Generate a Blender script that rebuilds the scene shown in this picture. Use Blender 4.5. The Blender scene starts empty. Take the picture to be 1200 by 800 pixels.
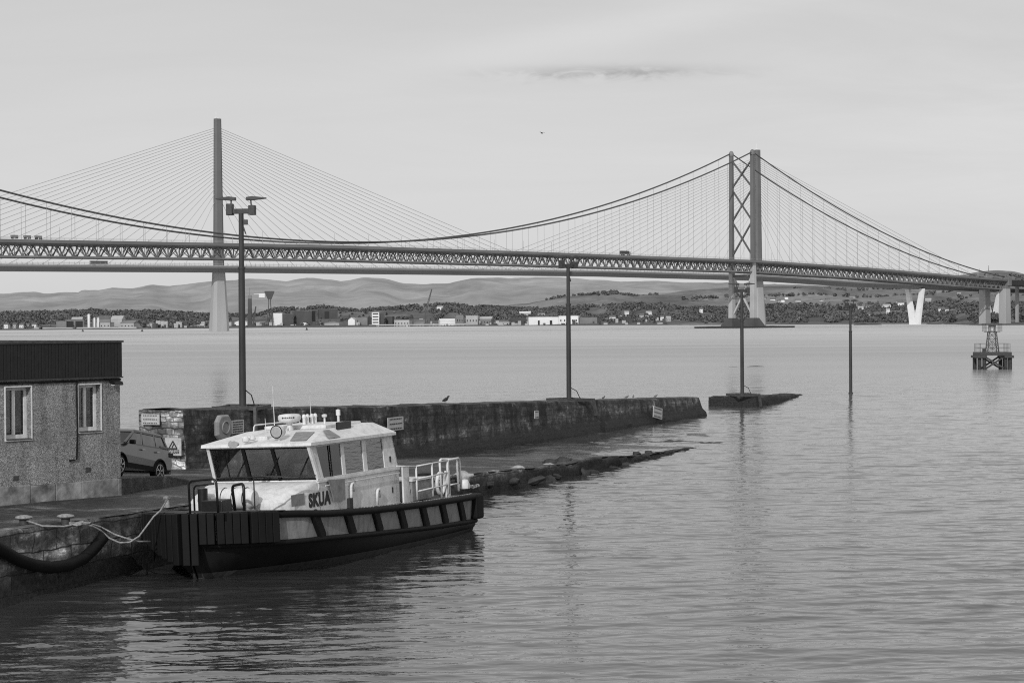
import bpy, math, random
import numpy as np
from mathutils import Vector, Matrix, noise
random.seed(7); np.random.seed(7)
SC = bpy.context.scene
COL = SC.collection
R = math.radians
# ------------------------------------------------------------------ camera
FPX = 2300.0; CAMH = 7.0
PIT = math.atan(23/2300); ROL = R(0.4)
cf = Vector((0, math.cos(PIT), -math.sin(PIT)))
u0 = Vector((0, math.sin(PIT), math.cos(PIT))); r0 = Vector((1, 0, 0))
cr = r0*math.cos(ROL) - u0*math.sin(ROL)
cu = u0*math.cos(ROL) + r0*math.sin(ROL)
cd = bpy.data.cameras.new('camera'); cam = bpy.data.objects.new('camera', cd); COL.objects.link(cam)
m = Matrix((cr, cu, -cf)).transposed().to_4x4(); m.translation = Vector((0, 0, CAMH)); cam.matrix_world = m
cd.sensor_width = 36; cd.lens = 36*FPX/1200; cd.clip_start = 0.5; cd.clip_end = 60000
SC.camera = cam
def ray(px, py): return cf + cr*((px-600)/FPX) + cu*((400-py)/FPX)
def at(px, py, Y):
    d = ray(px, py); return Vector((0, 0, CAMH)) + d*(Y/d.y)
def gnd(px, py, z=0.0):
    d = ray(px, py); return Vector((0, 0, CAMH)) + d*((z-CAMH)/d.z)
def hor(px): return 377-(px-600)*0.007
def lerp(tab, x):
    if x <= tab[0][0]: return tab[0][1]
    for (a, b), (c, d) in zip(tab, tab[1:]):
        if x <= c: return b+(d-b)*(x-a)/(c-a)
    return tab[-1][1]
def sm(t): t = max(0, min(1, t)); return t*t*(3-2*t)
# ------------------------------------------------------------------ mesh helper
class MB:
    def __init__(s): s.v = []; s.f = []; s.uv = []; s.hasuv = False
    def add(s, vs, fs, uvs=None):
        n = len(s.v); s.v += [tuple(x) for x in vs]
        for i, f in enumerate(fs):
            s.f.append(tuple(n+k for k in f)); s.uv.append(uvs[i] if uvs else None)
            if uvs: s.hasuv = True
        return s
    def box(s, x0, x1, y0, y1, z0, z1):
        vs = [(x, y, z) for z in (z0, z1) for y in (y0, y1) for x in (x0, x1)]
        return s.add(vs, [(0,2,3,1),(4,5,7,6),(0,1,5,4),(2,6,7,3),(0,4,6,2),(1,3,7,5)])
    def obox(s, c, sx, sy, sz, M=None):
        M = M or Matrix.Identity(3); c = Vector(c)
        vs = [c + M @ Vector((x*sx/2, y*sy/2, z*sz/2)) for z in (-1,1) for y in (-1,1) for x in (-1,1)]
        return s.add(vs, [(0,2,3,1),(4,5,7,6),(0,1,5,4),(2,6,7,3),(0,4,6,2),(1,3,7,5)])
    def bar(s, a, b, w, h=None, up=(0,0,1)):
        h = h or w; a = Vector(a); b = Vector(b); d = (b-a)
        if d.length < 1e-6: return s
        dn = d.normalized(); up = Vector(up)
        if abs(dn.dot(up)) > .98: up = Vector((1,0,0))
        sd = dn.cross(up).normalized(); uu = sd.cross(dn)
        M = Matrix((dn, sd, uu)).transposed()
        return s.obox((a+b)/2, d.length, w, h, M)
    def tube(s, pts, r, n=8, caps=True, closed=False):
        pts = [Vector(p) for p in pts]; k = len(pts)
        rs = r if isinstance(r, (list, tuple)) else [r]*k
        vs = []; prev = None
        for i, p in enumerate(pts):
            if closed: t = pts[(i+1) % k]-pts[i-1]
            else: t = pts[min(i+1, k-1)]-pts[max(i-1, 0)]
            t.normalize()
            if prev is None:
                a = Vector((0,0,1)) if abs(t.z) < .9 else Vector((1,0,0))
                nn = (a - t*a.dot(t)).normalized()
            else:
                nn = (prev - t*prev.dot(t)).normalized()
            prev = nn; bb = t.cross(nn)
            for j in range(n):
                an = 2*math.pi*j/n
                vs.append(p + (nn*math.cos(an)+bb*math.sin(an))*rs[i])
        fs = []
        for i in range(k if closed else k-1):
            i2 = (i+1) % k
            for j in range(n):
                j2 = (j+1) % n; fs.append((i*n+j, i*n+j2, i2*n+j2, i2*n+j))
        if caps and not closed: fs += [tuple(range(n-1,-1,-1)), tuple((k-1)*n+j for j in range(n))]
        return s.add(vs, fs)
    def lathe(s, prof, c=(0,0,0), n=16, M=None):
        M = M or Matrix.Identity(3); c = Vector(c); vs = []
        for r, z in prof:
            for j in range(n):
                a = 2*math.pi*j/n; vs.append(c + M @ Vector((r*math.cos(a), r*math.sin(a), z)))
        fs = []
        for i in range(len(prof)-1):
            for j in range(n):
                j2 = (j+1) % n; fs.append((i*n+j, i*n+j2, (i+1)*n+j2, (i+1)*n+j))
        fs += [tuple(range(n-1,-1,-1)), tuple((len(prof)-1)*n+j for j in range(n))]
        return s.add(vs, fs)
    def loft(s, loops, caps=True):
        n = len(loops[0]); vs = [p for l in loops for p in l]; fs = []
        for i in range(len(loops)-1):
            for j in range(n):
                j2 = (j+1) % n; fs.append((i*n+j, i*n+j2, (i+1)*n+j2, (i+1)*n+j))
        if caps: fs += [tuple(range(n-1,-1,-1)), tuple((len(loops)-1)*n+j for j in range(n))]
        return s.add(vs, fs)
    def grid(s, rows, uvf=None):
        n = len(rows[0]); vs = [p for l in rows for p in l]; fs = []; uvs = []
        for i in range(len(rows)-1):
            for j in range(n-1):
                f = (i*n+j, i*n+j+1, (i+1)*n+j+1, (i+1)*n+j); fs.append(f)
                if uvf: uvs.append([uvf(k//n, k % n) for k in f])
        return s.add(vs, fs, uvs if uvf else None)
    def build(s, name, mat, parent=None, smooth=False, bevel=0, recalc=True, solid=0):
        me = bpy.data.meshes.new(name); me.from_pydata(s.v, [], s.f)
        if s.hasuv:
            ul = me.uv_layers.new(name='UVMap'); k = 0
            for f, uv in zip(s.f, s.uv):
                for q in range(len(f)):
                    ul.data[k].uv = uv[q] if uv else (0, 0); k += 1
        me.validate()
        if recalc:
            import bmesh
            bm = bmesh.new(); bm.from_mesh(me); bmesh.ops.recalc_face_normals(bm, faces=bm.faces); bm.to_mesh(me); bm.free()
        me.materials.append(mat)
        if smooth:
            me.polygons.foreach_set('use_smooth', [True]*len(me.polygons))
            if smooth == 'auto':
                try: me.set_sharp_from_angle(angle=R(40))
                except Exception: pass
        o = bpy.data.objects.new(name, me); COL.objects.link(o)
        if parent: o.parent = parent
        if solid:
            md = o.modifiers.new('solid', 'SOLIDIFY'); md.thickness = solid
        if bevel:
            md = o.modifiers.new('bevel', 'BEVEL'); md.width = bevel; md.segments = 2; md.limit_method = 'ANGLE'
        return o
def tag(o, label=None, cat=None, group=None, kind=None):
    if label: o['label'] = label
    if cat: o['category'] = cat
    if group: o['group'] = group
    if kind: o['kind'] = kind
    return o
def thing(name, loc, rz=0, label=None, cat=None, group=None):
    o = bpy.data.objects.new(name, None); COL.objects.link(o); o.empty_display_size = .2
    o.location = loc; o.rotation_euler = (0, 0, rz); tag(o, label, cat, group); return o
def copy_tree(root, loc, rz=None, label=None, scale=None):
    kids = {}
    for o in COL.objects:
        if o.parent: kids.setdefault(o.parent, []).append(o)
    def rec(o, par):
        c = o.copy(); COL.objects.link(c); c.parent = par
        for ch in kids.get(o, []): rec(ch, c)
        return c
    c = rec(root, None); c.location = loc
    if rz is not None: c.rotation_euler = (0, 0, rz)
    if scale: c.scale = scale
    if label: c['label'] = label
    return c
# ------------------------------------------------------------------ materials
def newmat(name):
    m = bpy.data.materials.new(name); m.use_nodes = True; nt = m.node_tree
    b = nt.nodes['Principled BSDF']; return m, nt, b
def N(nt, t, **kw):
    n = nt.nodes.new(t)
    for k, v in kw.items():
        if k.startswith('i_'): n.inputs[k[2:].replace('_', ' ')].default_value = v
        else: setattr(n, k, v)
    return n
def grey(v, a=1): return (v, v, v, a)
def L(nt, a, b): nt.links.new(a, b)
def ramp(nt, src, stops):
    r = nt.nodes.new('ShaderNodeValToRGB'); e = r.color_ramp.elements
    while len(e) < len(stops): e.new(.5)
    for i, (p, v) in enumerate(stops): e[i].position = p; e[i].color = grey(v)
    L(nt, src, r.inputs[0]); return r.outputs[0]
def mathn(nt, op, a, b=None, clamp=False):
    n = nt.nodes.new('ShaderNodeMath'); n.operation = op; n.use_clamp = clamp
    for i, x in enumerate((a, b)):
        if x is None: continue
        if isinstance(x, (int, float)): n.inputs[i].default_value = x
        else: L(nt, x, n.inputs[i])
    return n.outputs[0]
def mixc(nt, f, a, b, mode='MIX'):
    n = nt.nodes.new('ShaderNodeMix'); n.data_type = 'RGBA'; n.blend_type = mode
    for i, x in ((0, f), (6, a), (7, b)):
        if isinstance(x, (int, float)): n.inputs[i].default_value = x if i == 0 else grey(x)
        else: L(nt, x, n.inputs[i])
    return n.outputs[2]
def coords(nt, scale=(1,1,1), kind='Object'):
    t = nt.nodes.new('ShaderNodeTexCoord'); mp = nt.nodes.new('ShaderNodeMapping')
    mp.inputs['Scale'].default_value = scale; L(nt, t.outputs[kind], mp.inputs[0]); return mp.outputs[0]
def noisen(nt, vec, scale, detail=4, rough=.55, dist=0):
    n = nt.nodes.new('ShaderNodeTexNoise'); n.inputs['Scale'].default_value = scale
    n.inputs['Detail'].default_value = detail; n.inputs['Roughness'].default_value = rough
    n.inputs['Distortion'].default_value = dist; L(nt, vec, n.inputs['Vector']); return n.outputs['Fac']
def plain(name, v, rough=.6, amt=.25, scale=3, bump=0, metal=0, bscale=None, spec=.35, streak=False):
    m, nt, b = newmat(name)
    c = coords(nt, (1,1,.25) if streak else (1,1,1))
    n = noisen(nt, c, scale, 6, .6)
    lo, hi = v*(1-amt), min(v*(1+amt), .95)
    L(nt, ramp(nt, n, [(.3, lo), (.7, hi)]), b.inputs['Base Color'])
    b.inputs['Roughness'].default_value = rough; b.inputs['Metallic'].default_value = metal
    b.inputs['Specular IOR Level'].default_value = spec
    if bump:
        n2 = noisen(nt, c, bscale or scale*4, 4)
        bp = N(nt, 'ShaderNodeBump'); bp.inputs['Strength'].default_value = bump; bp.inputs['Distance'].default_value = .05
        L(nt, n2, bp.inputs['Height']); L(nt, bp.outputs[0], b.inputs['Normal'])
    return m
def stone(name, lo, hi, bw=.9, bh=.38, weed=.6, stain=.8, mort=.02, mc=.35, warp=.14, bf=1.0):
    m, nt, b = newmat(name)
    uv = coords(nt, (1,1,1), 'UV'); ob = coords(nt)
    nz = noisen(nt, ob, 1.2, 4)
    off = N(nt, 'ShaderNodeVectorMath', operation='ADD'); L(nt, uv, off.inputs[0])
    sc = N(nt, 'ShaderNodeVectorMath', operation='SCALE'); sc.inputs['Scale'].default_value = warp
    nzc = nt.nodes.new('ShaderNodeTexNoise'); nzc.inputs['Scale'].default_value = 1.3; L(nt, ob, nzc.inputs['Vector'])
    L(nt, nzc.outputs['Color'], sc.inputs[0]); L(nt, sc.outputs[0], off.inputs[1])
    br = N(nt, 'ShaderNodeTexBrick'); L(nt, off.outputs[0], br.inputs['Vector'])
    br.inputs['Scale'].default_value = 1; br.inputs['Brick Width'].default_value = bw; br.inputs['Row Height'].default_value = bh
    br.inputs['Mortar Size'].default_value = mort; br.inputs['Mortar Smooth'].default_value = .5
    br.inputs['Color1'].default_value = grey(lo); br.inputs['Color2'].default_value = grey(hi); br.inputs['Mortar'].default_value = grey(lo*mc)
    n1 = noisen(nt, ob, 4, 8, .7)
    brc = mixc(nt, bf, (lo+hi)/2, br.outputs['Color'])
    col = mixc(nt, .9, brc, ramp(nt, n1, [(.32, .25), (.68, 1.8)]), 'MULTIPLY')
    st = coords(nt, (.7, .7, .12)); n2 = noisen(nt, st, 1.6, 5, .65)
    col = mixc(nt, stain, col, ramp(nt, n2, [(.38, .22), (.62, 1.25)]), 'MULTIPLY')
    geo = N(nt, 'ShaderNodeNewGeometry'); sep = N(nt, 'ShaderNodeSeparateXYZ'); L(nt, geo.outputs['Position'], sep.inputs[0])
    pt = noisen(nt, coords(nt, (.5, .5, 1.4)), 1.5, 7, .75, .3)
    col = mixc(nt, 1, col, ramp(nt, pt, [(.42, .5), (.57, 1.2), (.66, 3.6)]), 'MULTIPLY')
    bz_ = mathn(nt, 'SUBTRACT', 1, mathn(nt, 'ABSOLUTE', mathn(nt, 'DIVIDE', mathn(nt, 'SUBTRACT', mathn(nt, 'ADD', sep.outputs['Z'], mathn(nt, 'MULTIPLY', pt, .4)), weed+.65), .45)), True)
    col = mixc(nt, mathn(nt, 'MULTIPLY', bz_, .8), col, mixc(nt, 1, col, 2.2, 'MULTIPLY'))
    hz = mathn(nt, 'ADD', sep.outputs['Z'], mathn(nt, 'MULTIPLY', nz, .5))
    wf = ramp(nt, mathn(nt, 'DIVIDE', hz, weed+.6), [(.55, 0), (.95, 1)])
    n3 = noisen(nt, ob, 9, 4)
    dark = ramp(nt, n3, [(.35, .006), (.75, .035)])
    col = mixc(nt, wf, dark, col)
    L(nt, col, b.inputs['Base Color']); b.inputs['Roughness'].default_value = .85
    hh = mathn(nt, 'ADD', mathn(nt, 'MULTIPLY', br.outputs['Fac'], -.6), n1)
    bp = N(nt, 'ShaderNodeBump'); bp.inputs['Strength'].default_value = .8; bp.inputs['Distance'].default_value = .06
    L(nt, hh, bp.inputs['Height']); L(nt, bp.outputs[0], b.inputs['Normal'])
    return m
def glass(name, tint=.5, base=.02, wav=False):
    m, nt, b = newmat(name); nt.nodes.remove(b); out = nt.nodes['Material Output']
    tr = N(nt, 'ShaderNodeBsdfTransparent'); tr.inputs[0].default_value = grey(tint)
    gl = N(nt, 'ShaderNodeBsdfGlossy'); gl.inputs['Roughness'].default_value = .02; gl.inputs[0].default_value = grey(.9)
    if wav:
        bp = N(nt, 'ShaderNodeBump'); bp.inputs['Strength'].default_value = 1; bp.inputs['Distance'].default_value = .03
        L(nt, noisen(nt, coords(nt, (1.2, 1.2, 6)), 1.6, 3), bp.inputs['Height']); L(nt, bp.outputs[0], gl.inputs['Normal'])
    lw = N(nt, 'ShaderNodeFresnel'); lw.inputs[0].default_value = 1.5
    mx = N(nt, 'ShaderNodeMixShader'); L(nt, mathn(nt, 'ADD', lw.outputs[0], base, True), mx.inputs[0])
    L(nt, tr.outputs[0], mx.inputs[1]); L(nt, gl.outputs[0], mx.inputs[2]); L(nt, mx.outputs[0], out.inputs[0])
    return m
M = {}
M['white'] = plain('white_paint', .62, .5, .16, 2.2, .1, streak=True)
M['whitem'] = plain('white_plastic', .66, .4, .12, 6)
M['black_rubber'] = plain('black_rubber', .006, .7, .5, 5, .15, spec=.2)
M['black_paint'] = plain('black_paint', .012, .35, .3, 5)
M['dark_steel'] = plain('dark_painted_steel', .05, .5, .4, 6, .1)
M['pole'] = plain('galvanised_pole', .04, .55, .35, 2, .05, streak=True)
M['lamp'] = plain('lamp_housing', .06, .5, .2, 5)
M['hull_grey'] = plain('grey_hull_panel', .21, .55, .4, 2.2, .1, streak=True)
M['hull_dark'] = plain('black_hull', .010, .6, .7, 1.6, .2, spec=.2)
M['hull_boot'] = plain('hull_boot_top', .06, .6, .7, 1.8, .2)
M['deck'] = plain('deck_paint', .04, .7, .3, 8, .1)
M['rope'] = plain('pale_rope', .26, .9, .45, 14, .3)
M['grey_box'] = plain('grey_board', .22, .6, .3, 4)
def weathered(name, v, stain, rough, grime=.5, sc=1.0, spec=.35):
    m, nt, b = newmat(name); c1 = coords(nt, (3.2*sc, 3.2*sc, .35*sc)); c2 = coords(nt)
    a = ramp(nt, noisen(nt, c1, 1.6, 7, .72, .4), [(.46, 1), (.60, 1-grime*.45), (.70, 1-grime)])
    d = ramp(nt, noisen(nt, c2, 2.6*sc, 8, .7), [(.30, .72), (.5, 1.0), (.72, 1.1)])
    f = ramp(nt, noisen(nt, c2, 16*sc, 4, .75), [(.30, .8), (.42, 1.0)])
    col = mixc(nt, 1, mixc(nt, 1, mixc(nt, 1, v, a, 'MULTIPLY'), d, 'MULTIPLY'), f, 'MULTIPLY')
    spots = ramp(nt, noisen(nt, c2, 5*sc, 8, .8, .6), [(.64, 0), (.70, 1)])
    col = mixc(nt, mathn(nt, 'MULTIPLY', spots, .6), col, stain)
    L(nt, col, b.inputs['Base Color']); b.inputs['Roughness'].default_value = rough; b.inputs['Specular IOR Level'].default_value = spec
    bp = N(nt, 'ShaderNodeBump'); bp.inputs['Strength'].default_value = .25; bp.inputs['Distance'].default_value = .02
    L(nt, noisen(nt, c2, 3, 5), bp.inputs['Height']); L(nt, bp.outputs[0], b.inputs['Normal']); return m
M['white'] = weathered('weathered_white_paint', .68, .2, .5, .28)
M['hull_grey'] = weathered('weathered_grey_panel', .24, .06, .6, .5, 1.2)
M['hull_dark'] = weathered('weathered_black_hull', .013, .07, .6, .4, .7, .25)
M['black_rubber'] = weathered('scuffed_rubber', .007, .03, .7, .3, 1.5, .2)
M['hull_boot'] = weathered('weedy_boot_top', .05, .16, .7, .6, 1.0, .2)
M['interior'] = plain('dark_interior', .02, .8, .4, 5)
M['seat'] = plain('seat_cloth', .1, .8, .3, 5)
M['glass'] = glass('clear_glass', .6, .03)
M['tglass'] = glass('tinted_glass', .5, .08)
M['wglass'] = glass('rippled_glass', .25, .16, True)
M['carpaint'] = plain('car_paint', .17, .22, .06, 3, metal=.9)
M['chrome'] = plain('alloy', .55, .3, .1, 8, metal=.6)
M['housing'] = plain('aged_housing', .25, .6, .25, 3)
M['sign'] = plain('sign_board', .45, .5, .2, 6)
M['ink'] = plain('sign_ink', .03, .6, .2, 6)
M['cable'] = plain('bridge_cable', .07, .6, .1, .02)
M['hang'] = plain('hanger_wire', .2, .6, .05, .02)
M['stay'] = plain('stay_cable', .36, .6, .05, .02)
M['truss'] = plain('truss_steel', .17, .6, .3, .05)
M['bdeck'] = plain('bridge_deck_edge', .15, .7, .2, .03)
M['leg_hi'] = plain('tower_steel_shaded', .13, .6, .1, .05)  # shade on the legs above deck is put into the colour
M['leg_lo'] = plain('tower_steel_lit', .42, .6, .15, .05)  # same steel below deck, its brighter light put into the colour
M['conc_hi'] = plain('concrete_shaded', .13, .8, .12, .05)  # shade on the upper cable-stayed shafts is put into the colour
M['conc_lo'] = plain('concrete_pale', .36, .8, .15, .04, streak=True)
M['vwhite'] = plain('pale_concrete', .8, .8, .08, .05)
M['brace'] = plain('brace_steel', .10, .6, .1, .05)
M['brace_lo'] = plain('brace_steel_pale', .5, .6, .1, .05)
M['qdeck'] = plain('box_deck', .17, .7, .15, .01)
M['barrier'] = plain('wind_barrier', .3, .6, .3, .3)
M['bird'] = plain('dark_feathers', .03, .8, .3, 10)
M['gull2'] = plain('shaded_feathers', .16, .8, .3, 10)
M['gull'] = plain('pale_feathers', .45, .8, .3, 10)
M['fwhite'] = plain('far_white_cladding', .75, .7, .1, .05)
M['fpale'] = plain('far_pale_wall', .4, .7, .2, .05)
M['fgrey'] = plain('far_grey_wall', .2, .7, .25, .05)
M['fdark'] = plain('far_dark_wall', .07, .7, .25, .05)
M['froof'] = plain('far_roof', .13, .7, .25, .05)
M['fwin'] = plain('far_window', .03, .3, .2, .3)
M['rock'] = plain('wet_rock', .035, .7, .6, 2.5, .5)
M['palerock'] = plain('pale_cobble', .35, .8, .3, 6, .3)
M['plinth'] = plain('stained_concrete', .22, .85, .75, 1.6, .5)
M['asphalt'] = None
# asphalt / slip surface
m, nt, b = newmat('worn_concrete'); ob = coords(nt)
n1 = noisen(nt, ob, .45, 8, .65, .5); n2 = noisen(nt, ob, 7, 7, .8)
c1 = ramp(nt, n1, [(.38, .014), (.52, .038), (.66, .15)])
c1 = mixc(nt, .7, c1, ramp(nt, n2, [(.34, .2), (.66, 2.2)]), 'MULTIPLY')
n5 = noisen(nt, ob, 1.8, 8, .8); c1 = mixc(nt, .9, c1, ramp(nt, n5, [(.38, .3), (.62, 1.9)]), 'MULTIPLY')
st = coords(nt, (.05, .6, 1)); n4 = noisen(nt, st, 1.2, 5)
c1 = mixc(nt, .7, c1, ramp(nt, n4, [(.35, .6), (.65, 1.5)]), 'MULTIPLY')
geo = N(nt, 'ShaderNodeNewGeometry'); sep = N(nt, 'ShaderNodeSeparateXYZ'); L(nt, geo.outputs['Position'], sep.inputs[0])
wet = ramp(nt, mathn(nt, 'ADD', sep.outputs['Z'], mathn(nt, 'MULTIPLY', n1, .6)), [(.35, .45), (1.0, 1)])
L(nt, mixc(nt, 1, c1, wet, 'MULTIPLY'), b.inputs['Base Color'])
L(nt, mathn(nt, 'MULTIPLY', ramp(nt, n1, [(.3, .35), (.6, .8)]), ramp(nt, mathn(nt, 'ADD', sep.outputs['Z'], mathn(nt, 'MULTIPLY', n1, .6)), [(.4, .3), (.9, 1)])), b.inputs['Roughness'])
bp = N(nt, 'ShaderNodeBump'); bp.inputs['Strength'].default_value = 1; bp.inputs['Distance'].default_value = .12
L(nt, mathn(nt, 'ADD', n2, mathn(nt, 'MULTIPLY', n5, 1.2)), bp.inputs['Height']); L(nt, bp.outputs[0], b.inputs['Normal']); M['asphalt'] = m
# harling (pebble dash)
m, nt, b = newmat('pebble_dash'); ob = coords(nt)
vo = N(nt, 'ShaderNodeTexVoronoi'); vo.inputs['Scale'].default_value = 34; L(nt, ob, vo.inputs['Vector'])
n1 = noisen(nt, ob, 20, 3, .8); n2 = noisen(nt, ob, .8, 5)
sepc = N(nt, 'ShaderNodeSeparateColor'); L(nt, vo.outputs['Color'], sepc.inputs[0])
c1 = ramp(nt, mathn(nt, 'ADD', mathn(nt, 'MULTIPLY', sepc.outputs[0], .6), mathn(nt, 'MULTIPLY', n1, .5)), [(.15, .09), (.5, .22), (.95, .40)])
L(nt, mixc(nt, .7, c1, mixc(nt, 1, ramp(nt, n2, [(.3, .65), (.7, 1.25)]), ramp(nt, noisen(nt, coords(nt, (1.6, 1.6, .2)), 1.4, 6, .7), [(.35, .6), (.55, 1.1)]), 'MULTIPLY'), 'MULTIPLY'), b.inputs['Base Color']); b.inputs['Roughness'].default_value = .95
bp = N(nt, 'ShaderNodeBump'); bp.inputs['Strength'].default_value = .6; bp.inputs['Distance'].default_value = .03
L(nt, vo.outputs['Distance'], bp.inputs['Height']); L(nt, bp.outputs[0], b.inputs['Normal']); M['harl'] = m
M['pier'] = stone('pier_masonry', .035, .09, .8, .33, .75, .95, .012, .45, .14, .45)
M['pierend'] = stone('rubble_masonry', .14, .36, .42, .17, .9, .5, .02, .6, .35)
M['quay'] = stone('quay_masonry', .05, .17, 1.15, .5, .55, .75, .02, .5)
# water
m, nt, b = newmat('sea_water'); ob = coords(nt)
b.inputs['Roughness'].default_value = .03; b.inputs['IOR'].default_value = 1.8
big = coords(nt, (.004, .03, 1)); nb = noisen(nt, big, 1, 5, .6, .3)
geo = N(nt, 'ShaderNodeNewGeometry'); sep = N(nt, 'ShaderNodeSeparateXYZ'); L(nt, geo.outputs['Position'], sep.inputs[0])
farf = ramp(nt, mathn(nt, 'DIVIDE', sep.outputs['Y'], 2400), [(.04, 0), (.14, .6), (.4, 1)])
L(nt, mixc(nt, farf, ramp(nt, nb, [(.3, .026), (.7, .05)]), ramp(nt, nb, [(.3, .36), (.7, .56)])), b.inputs['Base Color'])  # haze and sky reflection on far water painted as a paler base colour
w1 = coords(nt, (.55, 1.7, 1)); w1n = noisen(nt, w1, 1.2, 3, .5, .4)
w2 = coords(nt, (.16, .5, 1)); w2n = noisen(nt, w2, 1, 2, .5, .3)
w3 = coords(nt, (2.2, 5, 1)); w3n = noisen(nt, w3, 1, 2, .5)
h = mathn(nt, 'ADD', mathn(nt, 'MULTIPLY', w3n, .015), mathn(nt, 'MULTIPLY', w1n, .012))
med = coords(nt, (.02, .06, 1)); mn = noisen(nt, med, 1, 4)
h = mathn(nt, 'MULTIPLY', h, ramp(nt, mn, [(.3, .65), (.7, 1.3)]))
bp = N(nt, 'ShaderNodeBump'); bp.inputs['Strength'].default_value = 1; bp.inputs['Distance'].default_value = 1
L(nt, h, bp.inputs['Height']); L(nt, bp.outputs[0], b.inputs['Normal'])
geo = N(nt, 'ShaderNodeNewGeometry'); sep = N(nt, 'ShaderNodeSeparateXYZ'); L(nt, geo.outputs['Position'], sep.inputs[0])
L(nt, mathn(nt, 'ADD', mathn(nt, 'MULTIPLY', ramp(nt, mathn(nt, 'DIVIDE', sep.outputs['Y'], 1500), [(.08, 0), (.30, 1)]), .42), ramp(nt, nb, [(.3, .005), (.8, .05)])), b.inputs['Roughness'])
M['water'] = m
def land(name, stops, sc, stretch=(1,1,1), rough=.95, fine=None):
    m, nt, b = newmat(name); c = coords(nt, stretch); n = noisen(nt, c, sc, 8, .62, .4)
    col = ramp(nt, n, stops)
    if fine:
        n2 = noisen(nt, coords(nt), fine, 5, .7); col = mixc(nt, .7, col, ramp(nt, n2, [(.3, .6), (.7, 1.4)]), 'MULTIPLY')
    L(nt, col, b.inputs['Base Color']); b.inputs['Roughness'].default_value = rough; b.inputs['Specular IOR Level'].default_value = .1
    return m
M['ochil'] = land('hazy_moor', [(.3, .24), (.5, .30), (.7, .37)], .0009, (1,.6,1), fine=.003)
M['field'] = land('hill_fields', [(.3, .10), (.45, .16), (.55, .20), (.7, .30)], .004, (1,.35,1), fine=.03)
M['shore'] = land('shore_ground', [(.3, .07), (.5, .12), (.7, .24)], .01, (1,.3,1), fine=.06)
M['wood'] = land('leafy_crowns', [(.3, .075), (.5, .12), (.7, .18)], .02, fine=.12)
M['wood2'] = land('pale_scrub', [(.3, .13), (.5, .2), (.7, .29)], .03, fine=.15)
M['foam'] = plain('foam', .6, .8, .1, 5)
# ------------------------------------------------------------------ world & sun
SUN = Vector((-.22, -.86, .47)).normalized()
w = bpy.data.worlds.new('World'); SC.world = w; w.use_nodes = True; nt = w.node_tree
bg = nt.nodes['Background']
sky = N(nt, 'ShaderNodeTexSky', sky_type='NISHITA'); sky.sun_disc = False
sky.sun_elevation = math.asin(SUN.z); sky.sun_rotation = math.atan2(SUN.x, SUN.y)
sky.air_density = 1.0; sky.dust_density = 2.0
bw = N(nt, 'ShaderNodeRGBToBW'); L(nt, sky.outputs[0], bw.inputs[0])
tc = N(nt, 'ShaderNodeTexCoord'); sp = N(nt, 'ShaderNodeSeparateXYZ'); L(nt, tc.outputs['Generated'], sp.inputs[0])
ysafe = mathn(nt, 'MAXIMUM', sp.outputs['Y'], .05)
az = mathn(nt, 'DIVIDE', sp.outputs['X'], ysafe); el = mathn(nt, 'DIVIDE', sp.outputs['Z'], ysafe)
cb = N(nt, 'ShaderNodeCombineXYZ'); L(nt, az, cb.inputs[0]); L(nt, el, cb.inputs[1])
mp = N(nt, 'ShaderNodeMapping'); mp.inputs['Scale'].default_value = (5, 34, 1); mp.inputs['Rotation'].default_value = (0, 0, R(-2)); L(nt, cb.outputs[0], mp.inputs[0])
wn = noisen(nt, mp.outputs[0], 1, 7, .6, .6)
front = mathn(nt, 'MULTIPLY', mathn(nt, 'GREATER_THAN', sp.outputs['Y'], .3), 1)
# streaks (pale on the right)
stre = mathn(nt, 'MULTIPLY', mathn(nt, 'MULTIPLY', mathn(nt, 'SUBTRACT', wn, .5), ramp(nt, mathn(nt, 'ADD', az, .3), [(.2, .4), (.6, 1)])), .26)
def gauss(nt, v, c, s):
    q = mathn(nt, 'DIVIDE', mathn(nt, 'SUBTRACT', v, c), s); return mathn(nt, 'POWER', 2.71828, mathn(nt, 'MULTIPLY', mathn(nt, 'MULTIPLY', q, q), -1))
cx, cy = (716-600)/2300, (376-84)/2300
mp2 = N(nt, 'ShaderNodeMapping'); mp2.inputs['Scale'].default_value = (38, 130, 1); L(nt, cb.outputs[0], mp2.inputs[0])
cn = noisen(nt, mp2.outputs[0], 1, 8, .62, .8)
elw = mathn(nt, 'ADD', el, mathn(nt, 'MULTIPLY', mathn(nt, 'SUBTRACT', cn, .5), .010))
cm = mathn(nt, 'MULTIPLY', mathn(nt, 'MULTIPLY', gauss(nt, az, cx, .052), gauss(nt, elw, cy, .0032)), ramp(nt, cn, [(.35, .15), (.6, 1)]))
cm2 = mathn(nt, 'MULTIPLY', gauss(nt, az, cx+.02, .12), gauss(nt, mathn(nt, 'SUBTRACT', el, mathn(nt, 'MULTIPLY', az, .18)), cy+.012, .010))
k = mathn(nt, 'ADD', mathn(nt, 'SUBTRACT', stre, mathn(nt, 'MULTIPLY', cm, .36)), mathn(nt, 'MULTIPLY', cm2, .08))
k = mathn(nt, 'ADD', mathn(nt, 'MULTIPLY', k, front), 1)
s1 = mathn(nt, 'ADD', mathn(nt, 'MULTIPLY', bw.outputs[0], .022), .56)
grad = ramp(nt, sp.outputs['Z'], [(0, 1.06), (.16, .93), (.6, 1.0)])
L(nt, mathn(nt, 'MULTIPLY', mathn(nt, 'MULTIPLY', mathn(nt, 'MULTIPLY', s1, grad), k), 10), bg.inputs[0])
bg.inputs[1].default_value = .1
sl = bpy.data.lights.new('sun', 'SUN'); sl.energy = 2.2; sl.angle = R(.5); sl.color = (1, 1, 1)
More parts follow.
